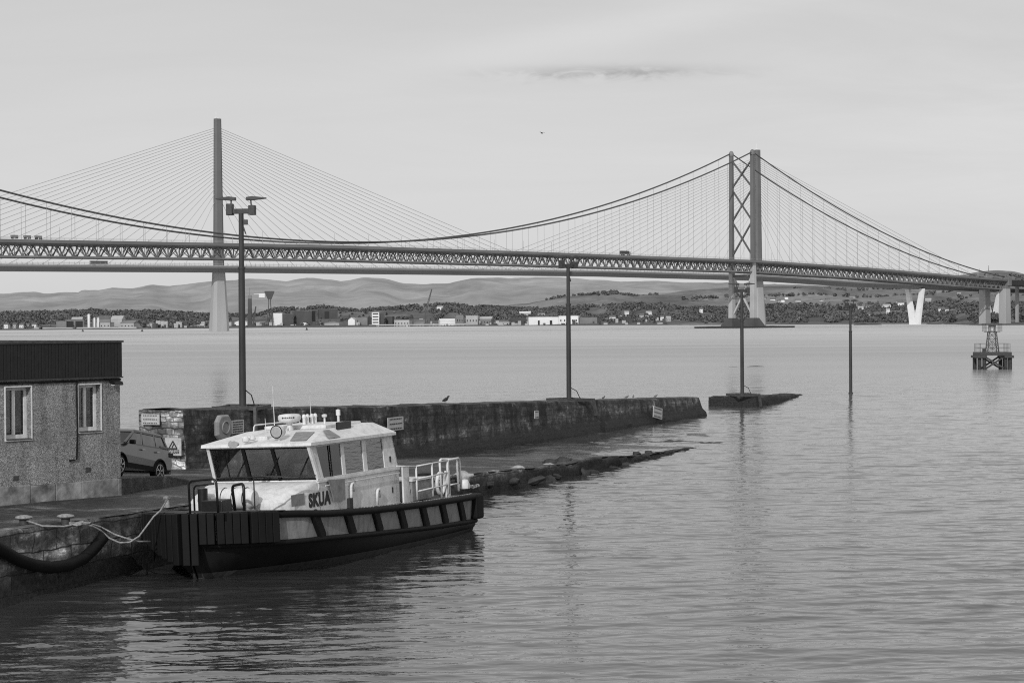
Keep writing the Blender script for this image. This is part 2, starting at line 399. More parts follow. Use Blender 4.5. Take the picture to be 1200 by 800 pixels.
so = bpy.data.objects.new('sun', sl); COL.objects.link(so); so.rotation_euler = SUN.to_track_quat('Z', 'Y').to_euler()
SC.view_settings.view_transform = 'Standard'; SC.view_settings.look = 'None'
# ------------------------------------------------------------------ water & seabed
rows_y = [4.0]
while rows_y[-1] < 700: rows_y.append(rows_y[-1]+(1.5 if rows_y[-1] < 30 else (.09 if rows_y[-1] < 90 else .09+(rows_y[-1]-90)*.0022)))
while rows_y[-1] < 42000: rows_y.append(rows_y[-1]*1.05+1)
cpx = np.concatenate([np.linspace(-14000, -900, 30), np.linspace(-800, -200, 40), np.arange(-190, 1391, 3.2), np.linspace(1400, 2000, 40), np.linspace(2100, 15000, 30)])
ya = np.array(rows_y)[:, None]; xa = (cpx[None, :]-600)/FPX*ya; ya = ya+0*xa
rng = np.random.RandomState(11); zz = np.zeros_like(xa)
res = np.clip(ya*3.2/FPX, .08, None); dyr = np.gradient(np.array(rows_y))[:, None]
patch = .8+.35*np.sin(xa*.06+ya*.045+1)*np.sin(ya*.11-xa*.03)+.2*np.sin(xa*.21+1.3)*np.sin(ya*.07+2)
WV = 104
for q in range(WV):
    lam = .28*(3.0/.28)**(rng.rand()**1.6) if q < 88 else rng.uniform(4, 9); th = R(94)+rng.normal()*R(19); kk = 2*math.pi/lam
    amp = .0122*lam/ (2*math.pi) * (1.0 if lam < 1.2 else (1.2/lam)**.5)
    fade = np.clip(lam/(dyr*2.2)-.8, 0, 1)
    ph = rng.rand()*6.28; a0 = kk*(math.cos(th)*xa+math.sin(th)*ya)+ph+.7*np.sin(.13*xa+.11*ya+q)
    sv = np.sin(a0); zz += amp*fade*(sv+.22*np.cos(2*a0))*(.7+.3*patch)
fx = np.clip((cpx+800)/500, 0, 1)*np.clip((2000-cpx)/500, 0, 1)
zz *= fx[None, :]*1.0*np.clip((ya-25)/8, 0, 1)
nr_, nc_ = xa.shape
me = bpy.data.meshes.new('water'); co = np.stack([xa, ya, zz], -1).astype(np.float32).reshape(-1, 3)
me.vertices.add(len(co)); me.vertices.foreach_set('co', co.ravel())
idx = np.arange(nr_*nc_, dtype=np.int32).reshape(nr_, nc_)
q4 = np.stack([idx[:-1, :-1], idx[:-1, 1:], idx[1:, 1:], idx[1:, :-1]], -1).reshape(-1, 4)
me.loops.add(q4.size); me.polygons.add(len(q4)); me.loops.foreach_set('vertex_index', q4.ravel())
me.polygons.foreach_set('loop_start', np.arange(0, q4.size, 4, dtype=np.int32)); me.polygons.foreach_set('loop_total', np.full(len(q4), 4, dtype=np.int32))
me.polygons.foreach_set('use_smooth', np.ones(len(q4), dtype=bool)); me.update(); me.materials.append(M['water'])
wo = bpy.data.objects.new('water', me); COL.objects.link(wo); tag(wo, kind='structure')
# ------------------------------------------------------------------ quay, slipway
EDGE = [(15, -23.5), (49, -12.9), (56, -10.75), (67.7, -6.3), (77.5, -1.9), (100, 7.0), (113, 12), (126, 17.0), (136, 21)]
ZT = [(15, 2.0), (45, 1.9), (50, 1.82), (56, 1.62), (62, 1.62), (69, 1.46), (79, 1.14), (90, .70), (96, .34), (101, .10), (108, .02), (114, -.03), (121, -.05), (128, -.1), (136, -.4)]
def xedge(Y): return lerp(EDGE, Y) + .10*noise.noise(Vector((Y*.5, 3, 0))) + (.25*noise.noise(Vector((Y*.35, 9, 0))) if Y > 78 else 0)
def xwall(Y): return -13.2+(Y-79.4)*.42
def zslip(X, Y):
    z = lerp(ZT, Y); d = X-0
    dd = xedge(Y)-X
    z -= .2*(1-sm(dd/6))*sm((Y-60)/15)
    z += .04*noise.noise(Vector((X*.4, Y*.4, 0))) + .015*noise.noise(Vector((X*2, Y*2, 1)))
    z += .26*(1-sm(dd/1.6))*sm((Y-87)/7)*(1-sm((Y-103)/7))
    if Y > 90: z += (.13*noise.noise(Vector((X*.28, Y*.16, 5)))+.07*noise.noise(Vector((X*1.1, Y*.6, 2))))*sm((Y-90)/12)
    if Y > 101: z += .22*max(0, noise.noise(Vector((X*.22+4, Y*.3, 8)))-.05)*sm((Y-101)/6)
    return z
g = MB(); rows = []; uvd = []
Ys = list(np.arange(15, 136, .5))
for Y in Ys:
    xe = xedge(Y); xf = -46 if Y < 80.5 else xwall(Y)-1.0
    nn = 60; row = []
    for i in range(nn):
        t = (i/(nn-1)); t = 1-(1-t)**(2.2 if Y < 80.5 else 1.0)
        X = xf+(xe-xf)*t; row.append((X, Y, zslip(X, Y)))
    rows.append(row)
g.grid(rows)
tag(g.build('slipway', M['asphalt'], smooth=True, recalc=False), kind='structure')
# quay edge wall (near face) with rounded coping
g = MB(); rows = []; us = []
acc = 0; prev = None
for Y in np.arange(15, 118, .3):
    xe = xedge(Y); p = Vector((xe, Y)); acc += (p-prev).length if prev else 0; prev = p; us.append(acc)
    zt = zslip(xe-.02, Y); row = []
    nx, ny = .94, -.34
    prof = [(-.45, .012), (-.2, .02), (-.05, -.01), (.02, -.07), (.04, -.2), (.03, -.4), (.05, -.6), (.06, -.8), (.09, -1.1), (.12, -1.5), (.2, -2.0), (.25, -3.2)]
    for (o, dz) in prof:
        q = Vector((xe+nx*o, Y+ny*o, zt+dz))
        blk = .05*noise.cell(Vector((Y*.85, math.floor((zt+dz)*2.2), 4)))
        dn = noise.noise(Vector((q.x*2.5, q.y*2.5, q.z*2.5)))*.06+blk
        if Y > 76: dn = dn*1.8+.12*noise.noise(Vector((q.x*.9, q.y*.9, q.z*1.5)))
        if o <= -.2: dn *= .15
        row.append((q.x+nx*dn, q.y+ny*dn, q.z+(dn*.5 if o > -.2 else 0)))
    rows.append(row)
vv = [0, .25, .4, .5, .63, .83, 1.03, 1.23, 1.53, 1.93, 2.43, 3.6]
g.grid(rows, lambda i, j: (us[i], -vv[j]))
tag(g.build('quay_wall', M['quay'], smooth=True, recalc=False), 'weathered stone quay and slipway edge wall with dark weed at the waterline', 'wall')
# back edge of yard, behind building
g = MB(); g.box(-46, -14.6, 80.3, 80.8, -2, 1.2)
tag(g.build('sea_wall', M['quay'], bevel=.05), 'low sea wall closing the yard behind the grey building', 'wall')
# ramp under the car
RZ = [(58, 2.27), (62, 2.17), (66.3, 1.88), (68.5, 1.54), (70.2, 1.38), (72, 1.2)]
def xr(Y): return lerp([(58, -13.1), (62, -12.35), (68.7, -11.2), (72, -10.8)], Y)
g = MB(); rows = []
for Y in np.arange(61.9, 72.01, .33):
    row = []
    for i in range(14):
        X = -34+(xr(Y)+34)*(i/13)**.6; row.append((X, Y, lerp(RZ, Y)+.02*noise.noise(Vector((X, Y, 0)))))
    row.append((xr(Y)+.02, Y, lerp(RZ, Y)-.03)); row.append((xr(Y)+.05, Y, .6)); rows.append(row)
g.grid(rows); tag(g.build('ramp', M['asphalt'], recalc=False), kind='structure')
# painted line across slip
# ------------------------------------------------------------------ pier wall
PT = [(79.4, 3.52), (84.7, 3.30), (96.9, 2.84), (116.4, 2.24), (127.3, 1.86), (144, 1.34)]
def pier(name, pts, ztop, width, step, mat, footing=True, ragged=.05, seed=0, endmat=None):
    g = MB(); rows = []; us = []; acc = 0
    n = int((Vector(pts[-1])-Vector(pts[0])).length/step)
    # param along polyline
    seg = [0]
    for a, b in zip(pts, pts[1:]): seg.append(seg[-1]+(Vector(b)-Vector(a)).length)
    tot = seg[-1]
    for i in range(n+1):
        s = tot*i/n
        k = max(j for j in range(len(seg)-1) if seg[j] <= s+1e-6); f = (s-seg[k])/(seg[k+1]-seg[k])
        a, b = Vector(pts[k]), Vector(pts[k+1]); p = a+(b-a)*f; d = (b-a).normalized(); nr = Vector((d.y, -d.x))
        zt = ztop(p.y, s); us.append(s); W = width(s) if callable(width) else width
        zt += ragged*(noise.noise(Vector((s*.9, seed, 0)))+.5*noise.noise(Vector((s*3, seed, 2))))
        prof = []; zb = -1.6; H = zt-zb; nz = 12
        for j in range(nz):
            z = zb+H*j/(nz-1); o = 0
            if footing: o = .32*(1-sm((z-.15)/.55)) - .10*sm((z-.5)/(max(zt-.5, .3)))
            if j == nz-1: o -= .07
            prof.append((o, z))
        prof += [(-.25, zt+.03), (-W*.5, zt+.05), (-W+.25, zt+.03)] + [(-W+.06, zt-.05), (-W, zt-.3), (-W, -1.6)]
        row = []
        for (o, z) in prof:
            q = Vector((p.x+nr.x*o, p.y+nr.y*o, z))
            dn = .10*noise.noise(q*1.3+Vector((seed, 0, 0)))+.06*noise.noise(q*3.7)
            row.append((q.x+nr.x*dn, q.y+nr.y*dn, z+dn*.4))
        rows.append(row)
    vv = [0]
    for j in range(1, len(rows[0])): vv.append(vv[-1]+(Vector(rows[n//3][j])-Vector(rows[n//3][j-1])).length)
    g.grid(rows, lambda i, j: (us[i], vv[j]))
    o = g.build(name, mat, smooth='auto', recalc=False)
    # end caps
    for ri, idx in ((0, 0), (-1, n)):
        rr = rows[ri]; c = MB()
        half = 12; near = rr[:half]; far = rr[-1:-4:-1]
        loops = []
        for j in range(half):
            a = Vector(near[j]); z = a.z
            bx = Vector(rr[-1]); bb = Vector((bx.x, bx.y, z)) ; loops.append([a.lerp(bb, t/8) for t in range(9)])
        dd = (Vector(pts[0])-Vector(pts[1])).normalized() if ri == 0 else (Vector(pts[-1])-Vector(pts[-2])).normalized()
        for l in loops:
            for t in range(9):
                q = l[t]; am = .09*noise.noise(q*2.2)+.05 if 0 < t < 8 else 0
                l[t] = (q.x+dd.x*am, q.y+dd.y*am, q.z)
        top = [Vector(x) for x in (rr[11], rr[12], rr[13], rr[14], rr[15], rr[16])]
        c.grid(loops, lambda i, j: (j*.28, i*.36))
        c.build('end_face', endmat or mat, o, recalc=False, smooth=True)
    return o
pw = pier('pier_wall', [(-13.2, 79.4), (2.3, 116.4), (13.9, 144)], lambda Y, s: lerp(PT, Y), 2.3, .45, M['pier'], endmat=M['pierend'], ragged=.06)
tag(pw, 'long dark stone pier wall running out into the firth behind the workboat', 'pier')
def z3(Y, s):
    return lerp([(0, .80), (7, .70), (11, .48), (20, .28), (29, -.06)], s)
pb = pier('ruined_pier', [(19.6, 157.5), (22.2, 164.5), (27.4, 184)], z3, lambda s: max(.8, 4.0-s*.11), .5, M['pier'], footing=False, ragged=.12, seed=5)
tag(pb, 'broken low end of the stone pier tapering into the water', 'pier')
# ------------------------------------------------------------------ building
BA = Vector((-12.4, 62.0)); bd = Vector((2.9, 3.4)).normalized(); bn = Vector((-bd.y, bd.x))  # bn: away from camera
brz = math.atan2(bd.y, bd.x)
bl = thing('harbour_building', (BA.x, BA.y, 1.6), brz, 'single storey pebble-dashed building with dark ribbed fascia and two white windows', 'building')
# local: x along wall (0 at right corner, negative to left), y away from camera, z from 1.6
Z0 = 1.6
def bloc(px, py):
    d = ray(px, py); o = Vector((0, 0, CAMH)); nrm = Vector((bn.x, bn.y, 0)); t = (Vector((BA.x, BA.y, 0))-o).dot(nrm)/d.dot(nrm)
    p = o+d*t; return ((Vector((p.x, p.y))-BA).dot(bd), p.z-Z0)
w1 = [bloc(6, 454), bloc(36.5, 514)]; w2 = [bloc(91.5, 451), bloc(118, 505)]
wins = [(w1[0][0], w1[1][0], w1[1][1], w1[0][1]), (w2[0][0], w2[1][0], w2[1][1], w2[0][1])]
wins.append((wins[0][0]-3.0, wins[0][1]-3.0, wins[0][2], wins[0][3]))
WL = -11.0; WT = 4.05
def fpl(zs):  # plinth heights
    return zs
g = MB(); cuts = sorted(wins); xs = [WL]
z0w = .55; zt = WT
x = WL
for (a, b_, zb, ztp) in cuts:
    g.box(x, a, 0, .42, z0w, zt); g.box(a, b_, 0, .42, z0w, zb); g.box(a, b_, 0, .42, ztp, zt); x = b_
g.box(x, 0, 0, .42, z0w, zt); g.box(-.3, 0, .42, 8, z0w, zt); g.box(WL, 0, 7.7, 8, z0w, zt); g.box(WL, WL+.3, .3, 7.7, z0w, zt)
g.build('wall', M['harl'], bl)
g = MB(); xx = WL
while xx < 0:
    wdt = random.uniform(.9, 1.5); x2 = min(0.03, xx+wdt); g.box(xx, x2-.015, -.04+random.uniform(-.01, .01), .2, -.6, z0w+random.uniform(-.02, .02)); xx = x2
g.box(-.25, .03, .2, 8, -.6, z0w-.01); g.build('plinth', M['plinth'], bl, bevel=.015)
# fascia
g = MB(); fz0, fz1 = bloc(139, 441)[1], bloc(139, 401)[1]
ff = -.08
g.box(WL, .05, ff+.03, .3, fz0, fz1); g.box(-.1, .05, .3, 8.1, fz0, fz1)
xx = WL
while xx < .0:
    g.box(xx, xx+.05, ff+.018, ff+.03, fz0+.02, fz1-.03); xx += .125
g.build('fascia', M['black_paint'], bl)
g = MB(); g.box(WL, .08, ff-.03, ff+.12, fz1, fz1+.06); g.box(-.03, .08, ff+.125, 8.2, fz1, fz1+.06); g.box(WL, .07, ff-.01, .3, fz0-.04, fz0)
g.build('edge_trim', M['dark_steel'], bl)
g = MB(); g.box(WL, .02, .31, 8.05, fz1-.15, fz1-.02); g.build('roof', M['froof'], bl)
g = MB(); g.tube([(-3.9, -.05, fz0-.1), (-8, -.05, fz0-.1), (WL, -.05, fz0-.1)], .035, 6)
xp = bloc(89, 500)[0]
g.tube([(0.0, -.05, fz0-.09), (xp+.05, -.05, fz0-.09), (xp, -.05, fz0-.25), (xp+.02, -.05, .3+fz0/2), (xp-.02, -.05, bloc(89, 538)[1]), (xp-.3, -.05, bloc(84, 539)[1])], .028, 6)
g.tube([(xp, -.05, fz0-.1), (-3.9, -.05, fz0-.1)], .03, 6)
g.build('pipe', M['black_rubber'], bl, smooth=True)
for wi, (a, b_, zb, ztp) in enumerate(wins):
    f = MB(); t = .035
    f.box(a-t, b_+t, -.03, .0, ztp, ztp+t); f.box(a-t, b_+t, -.05, .0, zb-t, zb); f.box(a-t, a, -.03, 0, zb, ztp); f.box(b_, b_+t, -.03, 0, zb, ztp)
    fr = f.build('window', M['white'], bl)
    g = MB(); t = .10; y0, y1 = .22, .29; mx = a+(b_-a)*.47
    g.box(a, b_, y0, y1, ztp-t, ztp); g.box(a, b_, y0, y1, zb, zb+t*1.4); g.box(a, a+t, y0, y1, zb+t*1.4, ztp-t); g.box(b_-t, b_, y0, y1, zb+t*1.4, ztp-t); g.box(mx-.05, mx+.05, y0-.02, y1, zb+t*1.4, ztp-t)
    g.build('frame', M['white'], fr)
    g = MB(); g.box(a+.02, b_-.02, .255, .262, zb+.02, ztp-.02); g.build('pane', M['glass'], fr)
    g = MB(); g.box(a+.05, a+.05+(b_-a)*.42, .268, .275, zb+.05, ztp-.05); g.build('blind', M['whitem'], fr)
    g = MB(); g.box(a, b_, -.07, .22, zb-.005, zb+.02); g.build('sill', M['dark_steel'], fr)
g = MB(); g.box(WL+.35, -.35, 2.5, 2.55, .6, 3.9); g.build('inner_partition', M['interior'], bl)
lx, lz = bloc(131, 447)
g = MB(); g.box(lx-.05, lx+.05, -.12, 0, lz-.05, lz+.05); g.loft([[(lx-.16, -.12, lz+.06), (lx+.16, -.12, lz+.06), (lx+.16, -.34, lz+.0), (lx-.16, -.34, lz)], [(lx-.16, -.12, lz-.06), (lx+.16, -.12, lz-.06), (lx+.16, -.38, lz-.1), (lx-.16, -.38, lz-.1)]])
g.build('floodlight', M['black_paint'], bl)
g = MB(); g.obox((lx, -.25, lz-.105), .3, .2, .02); g.build('lens', M['whitem'], bl)
for (px, py) in ((18.5, 560), (103, 550)):
    vx, vz = bloc(px, py); g = MB(); g.box(vx-.09, vx+.09, -.02, .01, vz-.07, vz+.07); g.build('vent', M['dark_steel'], bl)
# ------------------------------------------------------------------ car
def make_car(loc, yaw, pitch):
    c = thing('parked_car', loc, 0, 'silver compact SUV parked on the ramp beside the pebble-dashed building', 'car')
    c.rotation_euler = Matrix.Rotation(yaw, 3, 'Z').to_euler() if not pitch else (Matrix.Rotation(yaw, 3, 'Z') @ Matrix.Rotation(pitch, 3, 'Y')).to_euler()
    # local x forward, y left, z up ; wheelbase 2.5 ; origin at midpoint on ground
    def arch(cx, r=.37):
        return [(cx+r*math.cos(a), .32+r*math.sin(a)) for a in [math.pi*k/9 for k in range(10)]]
    lower = [(2.05, .30), (2.1, .55), (2.06, .80), (1.92, .93), (1.2, 1.03), (.95, 1.05), (-1.75, 1.10), (-2.03, 1.02), (-2.08, .62), (-2.0, .32)]
    pl = lower + [(x, z) for x, z in reversed(arch(-1.25))] + [(x, z) for x, z in reversed(arch(1.25))]
    pl = [(2.03, .28), (2.1, .55), (2.06, .80), (1.92, .93), (1.2, 1.04), (.95, 1.06), (-1.75, 1.10), (-2.03, 1.02), (-2.08, .62), (-2.0, .30)]
    pl += [(-1.25-.37*math.cos(math.pi*k/9), .32+.37*math.sin(math.pi*k/9)) for k in range(10)]
    pl += [(1.25-.37*math.cos(math.pi*k/9), .32+.37*math.sin(math.pi*k/9)) for k in range(10)]
    g = MB(); loops = []
    for y, ins in ((-.89, .0), (-.80, 0), (.80, 0), (.89, 0)):
        loops.append([(x*(1 if abs(y) < .85 else .985), y+( (.07 if y < 0 else -.07)*max(0, (z-.75))/.35 if abs(y) > .85 else 0), z) for x, z in pl])
    g.loft(loops); body = g.build('body', M['carpaint'], c, bevel=.03)
    # greenhouse
    gh0 = [(1.0, 1.04), (-1.85, 1.09)]
    bot = [(1.02, -.80, 1.04), (1.02, .80, 1.04), (-1.9, .80, 1.09), (-1.9, -.80, 1.09)]
    mid = [(.22, -.66, 1.50), (.22, .66, 1.50), (-1.62, .66, 1.50), (-1.62, -.66, 1.50)]
    g = MB(); g.loft([bot, mid]); g.build('window_glass', M['black_paint'], c, bevel=.02)
    g = MB(); g.loft([[(.28, -.68, 1.49), (.28, .68, 1.49), (-1.72, .68, 1.49), (-1.72, -.68, 1.49)], [(.1, -.64, 1.58), (.1, .64, 1.58), (-1.55, .64, 1.57), (-1.55, -.64, 1.57)]]); g.build('roof', M['carpaint'], c, bevel=.03)
    g = MB()
    for s in (-1, 1):
        for (x0, x1) in ((1.0, .24), (-.12, -.2), (-.98, -1.0), (-1.86, -1.6)):
            g.bar((x0, s*.805, 1.05), (x1, s*.675, 1.50), .07, .03, up=(0, s, 0))
        g.bar((1.0, s*.81, 1.06), (-1.86, s*.81, 1.10), .03, .05); g.bar((.24, s*.665, 1.50), (-1.66, s*.665, 1.50), .04, .05)
        g.bar((-1.3, s*.80, 1.12), (-1.86, s*.8, 1.12), .05, .1)
    g.build('pillars', M['carpaint'], c)
    # side windows reflecting sky
    for s in (-1, 1):
        for (a0, a1, b0, b1) in ((.82, -.10, .25, -.17), (-.2, -.95, -.24, -.97), (-1.06, -1.6, -1.06, -1.5)):
            g = MB(); g.add([(a0, s*.812, 1.09), (a1, s*.812, 1.1), (b1, s*.70, 1.45), (b0, s*.70, 1.45)], [(0, 1, 2, 3)])
            g.build('side_window', M['glass2'], c)
    for s in (-1, 1):
        g = MB(); g.obox((.75, s*.98, 1.12), .14, .2, .14); g.build('mirror', M['black_paint'], c, bevel=.03)
        g = MB(); g.bar((1.0, s*.895, .38), (-1.0, s*.895, .38), .03, .16); g.bar((1.62, s*.885, .34), (2.0, s*.87, .38), .03, .14); g.bar((-1.62, s*.885, .34), (-2.0, s*.87, .38), .03, .14)
        for cx in (-1.25, 1.25):
            g.tube([(cx+.40*math.cos(a), s*.895, .32+.40*math.sin(a)) for a in [math.pi*k/12 for k in range(13)]], .035, 6)
        g.build('cladding', M['black_rubber'], c)
        for hx in (.0, -.95):
            g = MB(); g.bar((hx-.18, s*.90, .95), (hx, s*.90, .95), .03, .03); g.build('handle', M['chrome'], c)
        g = MB(); g.box(1.9, 2.07, s*.72-.15, s*.72+.15, .76, .88); g.build('headlight', M['whitem'], c, bevel=.02)
        g = MB(); g.box(-2.1, -1.85, s*.73-.15, s*.73+.15, .85, 1.0); g.build('tail_light', M['ink'], c, bevel=.02)
    RY = Matrix.Rotation(math.pi/2, 3, 'X')
    for cx in (-1.25, 1.25):
        for s in (-1, 1):
            g = MB(); g.lathe([(.20, -.11), (.31, -.11), (.34, -.07), (.34, .07), (.31, .11), (.20, .11)], (cx, s*.79, .34), 28, RY)
            wh = g.build('wheel', M['black_rubber'], c, smooth='auto')
            g = MB(); g.lathe([(.05, 0), (.05, .02)], (cx, s*.90, .34), 12, RY)
            for k in range(5):
                a = 2*math.pi*k/5+.3
                for da in (-.14, .14):
                    g.bar((cx+.04*math.cos(a), s*.90, .34+.04*math.sin(a)), (cx+.225*math.cos(a+da), s*.895, .34+.225*math.sin(a+da)), .02, .035, up=(0, 1, 0))
            g.tube([(cx+.225*math.cos(2*math.pi*k/24), s*.895, .34+.225*math.sin(2*math.pi*k/24)) for k in range(24)], .014, 6, closed=True)
            g.build('rim', M['chrome'], wh)
    return c
m, nt, b = newmat('car_window'); b.inputs['Base Color'].default_value = grey(.12); b.inputs['Roughness'].default_value = .05; b.inputs['Specular IOR Level'].default_value = 1.0
nz_ = noisen(nt, coords(nt), 2, 3); L(nt, ramp(nt, nz_, [(.35, .05), (.7, .2)]), b.inputs['Base Color']); M['glass2'] = m
rearw = Vector((-12.25, 68.4, 1.60)); frontw = Vector((-13.1, 66.05, 2.0))
hd = (frontw-rearw); yaw = math.atan2(hd.y, hd.x); pit = -math.atan2(hd.z, Vector((hd.x, hd.y)).length)
lft = Vector((-math.sin(yaw), math.cos(yaw), 0))   # left of heading = towards viewer side
mid = (rearw+frontw)/2 - lft*.82
mid += Vector((-.22, 0, -.10)); make_car((mid.x, mid.y, mid.z+.02), yaw, pit).scale = (1.05, 1.05, 1.07)
# ------------------------------------------------------------------ workboat
F = Vector((-.3746, -.9272, 0)); C0 = Vector((-3.46, 66.74, 0)); brot = math.atan2(F.y, F.x); PN = Vector((.9272, -.3746, 0))
boat = thing('workboat', (C0.x, C0.y, -.06), brot, 'small white-cabined pilot workboat with black hull and ribbed fenders moored at the quay', 'boat')
boat.rotation_euler = (R(2.2), 0, brot)
def s_at(px, l):
    k = (px-600)/FPX; a = C0+PN*l
    return (a.x-k*a.y)/(k*F.y-F.x)
def z_at(px, py, s, l):
    p = C0+F*s+PN*l; return at(px, py, p.y).z
ZD = [(0, 1.16), (4, 1.26), (8, 1.42), (11, 1.6), (12.5, 1.74), (14.5, 1.86)]
ZL = [(0, .34), (4, .50), (8, .72), (11, .90), (14.5, 1.04)]
BD = [(-.1, 2.38), (.6, 2.48), (3, 2.55), (9.5, 2.55), (11, 2.5), (12, 2.38), (13, 2.0), (13.7, 1.5), (14.2, .85), (14.42, .35), (14.5, 0)]
BW = [(-.1, 2.15), (3, 2.3), (7, 2.2), (9.5, 1.85), (11, 1.4), (12.3, .8), (13.2, .33), (13.85, .0), (14.5, 0)]
SS = list(np.linspace(-.1, 11, 24)) + list(np.linspace(11.3, 13.6, 10)) + [13.85, 14.05, 14.2, 14.32, 14.42, 14.5]
def hull_pt(s, lev, sd):
    """lev: 0 deck,1 lower rail,2 waterline,3 keel"""
    bdk = lerp(BD, s)
    if lev == 0: return Vector((s, sd*bdk, lerp(ZD, s)))
    if lev == 1: return Vector((s-.02*max(0, s-11), sd*bdk*.965, lerp(ZL, s)))
    if lev == 2: return Vector((min(s, 13.85)-.0, sd*min(lerp(BW, s), bdk), 0.0))
    return Vector((min(s, 13.6), sd*min(lerp(BW, s), bdk)*.6, -.8))
for nm, la, lb, mt in (('side_panel', 0, 1, 'hull_grey'), ('hull', 1, 2, 'hull_dark')):
    g = MB()
    for sd in (-1, 1):
        rows = []
        for s in SS:
            row = []
            for t in range(7):
                a = hull_pt(s, la, sd); b_ = hull_pt(s, lb, sd); p = a.lerp(b_, t/6)
                if nm == 'hull': p.y += sd*.10*math.sin(math.pi*t/6)*(1 if s < 12.5 else .3)
                row.append(p)
            if nm == 'hull': row.append(hull_pt(s, 3, sd))
            rows.append(row)
        g.grid(rows)
    # transom
    a = hull_pt(-.1, la, -1); b_ = hull_pt(-.1, la, 1); c_ = hull_pt(-.1, lb, 1); d_ = hull_pt(-.1, lb, -1); g.add([a, b_, c_, d_], [(0, 1, 2, 3)])
    hb = g.build(nm, M[mt], boat, smooth='auto')
g = MB()
for sd in (-1, 1):
    rows = []
    for s in SS:
        a = hull_pt(s, 2, sd); u = hull_pt(s, 1, sd); p = a.lerp(u, .22); p.y += sd*(.075 if s < 13.2 else .03); q = a.copy(); q.y += sd*.02; q.z = -.1; rows.append([p, q])
    g.grid(rows)
g.build('boot_stripe', M['hull_boot'], boat)
g = MB(); rows = [[hull_pt(s, 0, -1)+Vector((0, 0, -.02)), Vector((s, 0, lerp(ZD, s)+.03)), hull_pt(s, 0, 1)+Vector((0, 0, -.02))] for s in SS]; g.grid(rows); g.build('deck', M['deck'], boat, recalc=False)
for lev, r_, nm in ((0, .10, 'rubbing_strake'), (1, .075, 'lower_strake')):
    for sd in (-1, 1):
        g = MB(); smax = 14.4
        pts = [hull_pt(s, lev, sd)+Vector((0, sd*.05, -.03)) for s in SS if s < smax]; g.tube(pts, r_, 10)
        g.build(nm, M['black_rubber'], boat, smooth='auto')
# raking fender ribs
for sd in (1, -1):
    for px in (375, 409, 441, 470, 496, 519, 541):
        s = s_at(px, 2.6)
        a = hull_pt(s+.05, 0, sd)+Vector((0, sd*.02, .0)); b_ = hull_pt(s-.5, 1, sd)+Vector((0, sd*.02, -.02))
        g = MB(); g.bar(a, b_, .36, .13, up=(0, sd, 0)); g.build('fender_rib', M['black_rubber'], boat, bevel=.05)
# stern corner fenders
for sd in (1, -1):
    g = MB(); g.box(-.25, .35, sd*2.4-.22 if sd > 0 else -2.62, sd*2.4+.22 if sd > 0 else -2.18, .38, 1.22); g.build('corner_fender', M['black_rubber'], boat, bevel=.08)
# bow fender: slats round the bow
g = MB(); out = []
arc = []
sfine = [11.6+2.9*i/120 for i in range(121)]
pts = [hull_pt(s, 0, 1) for s in sfine] + [hull_pt(s, 0, -1) for s in reversed(sfine[:-1])]
cum = [0]
for a, b_ in zip(pts, pts[1:]): cum.append(cum[-1]+(b_-a).length)
def bow_at(d):
    for i in range(len(cum)-1):
        if d <= cum[i+1]:
            f = (d-cum[i])/(cum[i+1]-cum[i]+1e-9); p = pts[i].lerp(pts[i+1], f); t = (pts[i+1]-pts[i]).normalized(); return p, t
    return pts[-1], (pts[-1]-pts[-2]).normalized()
startd = next(cum[i] for i in range(len(cum)) if pts[i].x > 13.0)
d = startd; tot = cum[-1]; k = 0
while d < tot-.3:
    wv = .215; p, t = bow_at(d+wv/2); n_ = Vector((-t.y, t.x, 0))
    if n_.dot(Vector((p.x-10, p.y, 0))) < 0: n_ = -n_
    t.z = 0; t.normalize(); M3 = Matrix((t, n_, Vector((0, 0, 1)))).transposed()
    hh = .84 if p.y > .35 else max(.5, min(1.4, .55+(p.y+2.1)*.42)); c = p+n_*.14+Vector((0, 0, -hh/2+.06)); jit = random.uniform(-.006, .006)
    g.obox(c+n_*jit, wv-.012, .26, hh, M3); d += wv; k += 1
g.build('bow_fender', M['black_rubber'], boat, bevel=.02)
g = MB(); rows = []
for s in SS:
    if s < 12.6: continue
    rows.append([hull_pt(s, 0, 1)+Vector((0, .16, .085)), Vector((s+.1, 0, lerp(ZD, s)+.10)), hull_pt(s, 0, -1)+Vector((0, -.16, .085))])
rows.append([Vector((14.68, .2, 1.945)), Vector((14.7, 0, 1.945)), Vector((14.68, -.2, 1.945))])
g.grid(rows); g.build('bow_platform', M['deck'], boat, solid=.02)
# bow cheek below fender, to the stem
g = MB()
for sd in (1, -1):
    rows = []
    for s in [13.1, 13.25, 13.4, 13.7, 13.95, 14.2, 14.45]:
        a = hull_pt(s, 0, sd); a.z = 1.15; a += Vector((.04, sd*.06, 0)); q = hull_pt(s, 2, sd)+Vector((.02, 0, 0)); q.z = .25
        rows.append([a, a.lerp(q, .5)+Vector((0, sd*.05, 0)), q, Vector((min(s, 13.75), sd*.02 if s > 13 else q.y, -.2))])
    g.grid(rows)
g.build('bow_plating', M['hull_dark'], boat, smooth=True)
# dashed white line / chain along port deck edge
g = MB(); s = .2
while s < 9.0:
    for sd in (1,):
        a = hull_pt(s, 0, sd)+Vector((0, -.06, .075)); b_ = hull_pt(s+.13, 0, sd)+Vector((0, -.06, .075)); g.bar(a, b_, .05, .02)
    s += .2
g.build('anti_slip_strip', M['rope'], boat)
# --- cabin
CW = 1.75; zc0 = 1.2; zwb = 2.44; zwt = 3.47
sF = 9.85; sFt = 10.3; sB = 4.5; sBt = 4.95
def cz(s): return lerp(ZD, s)+.01
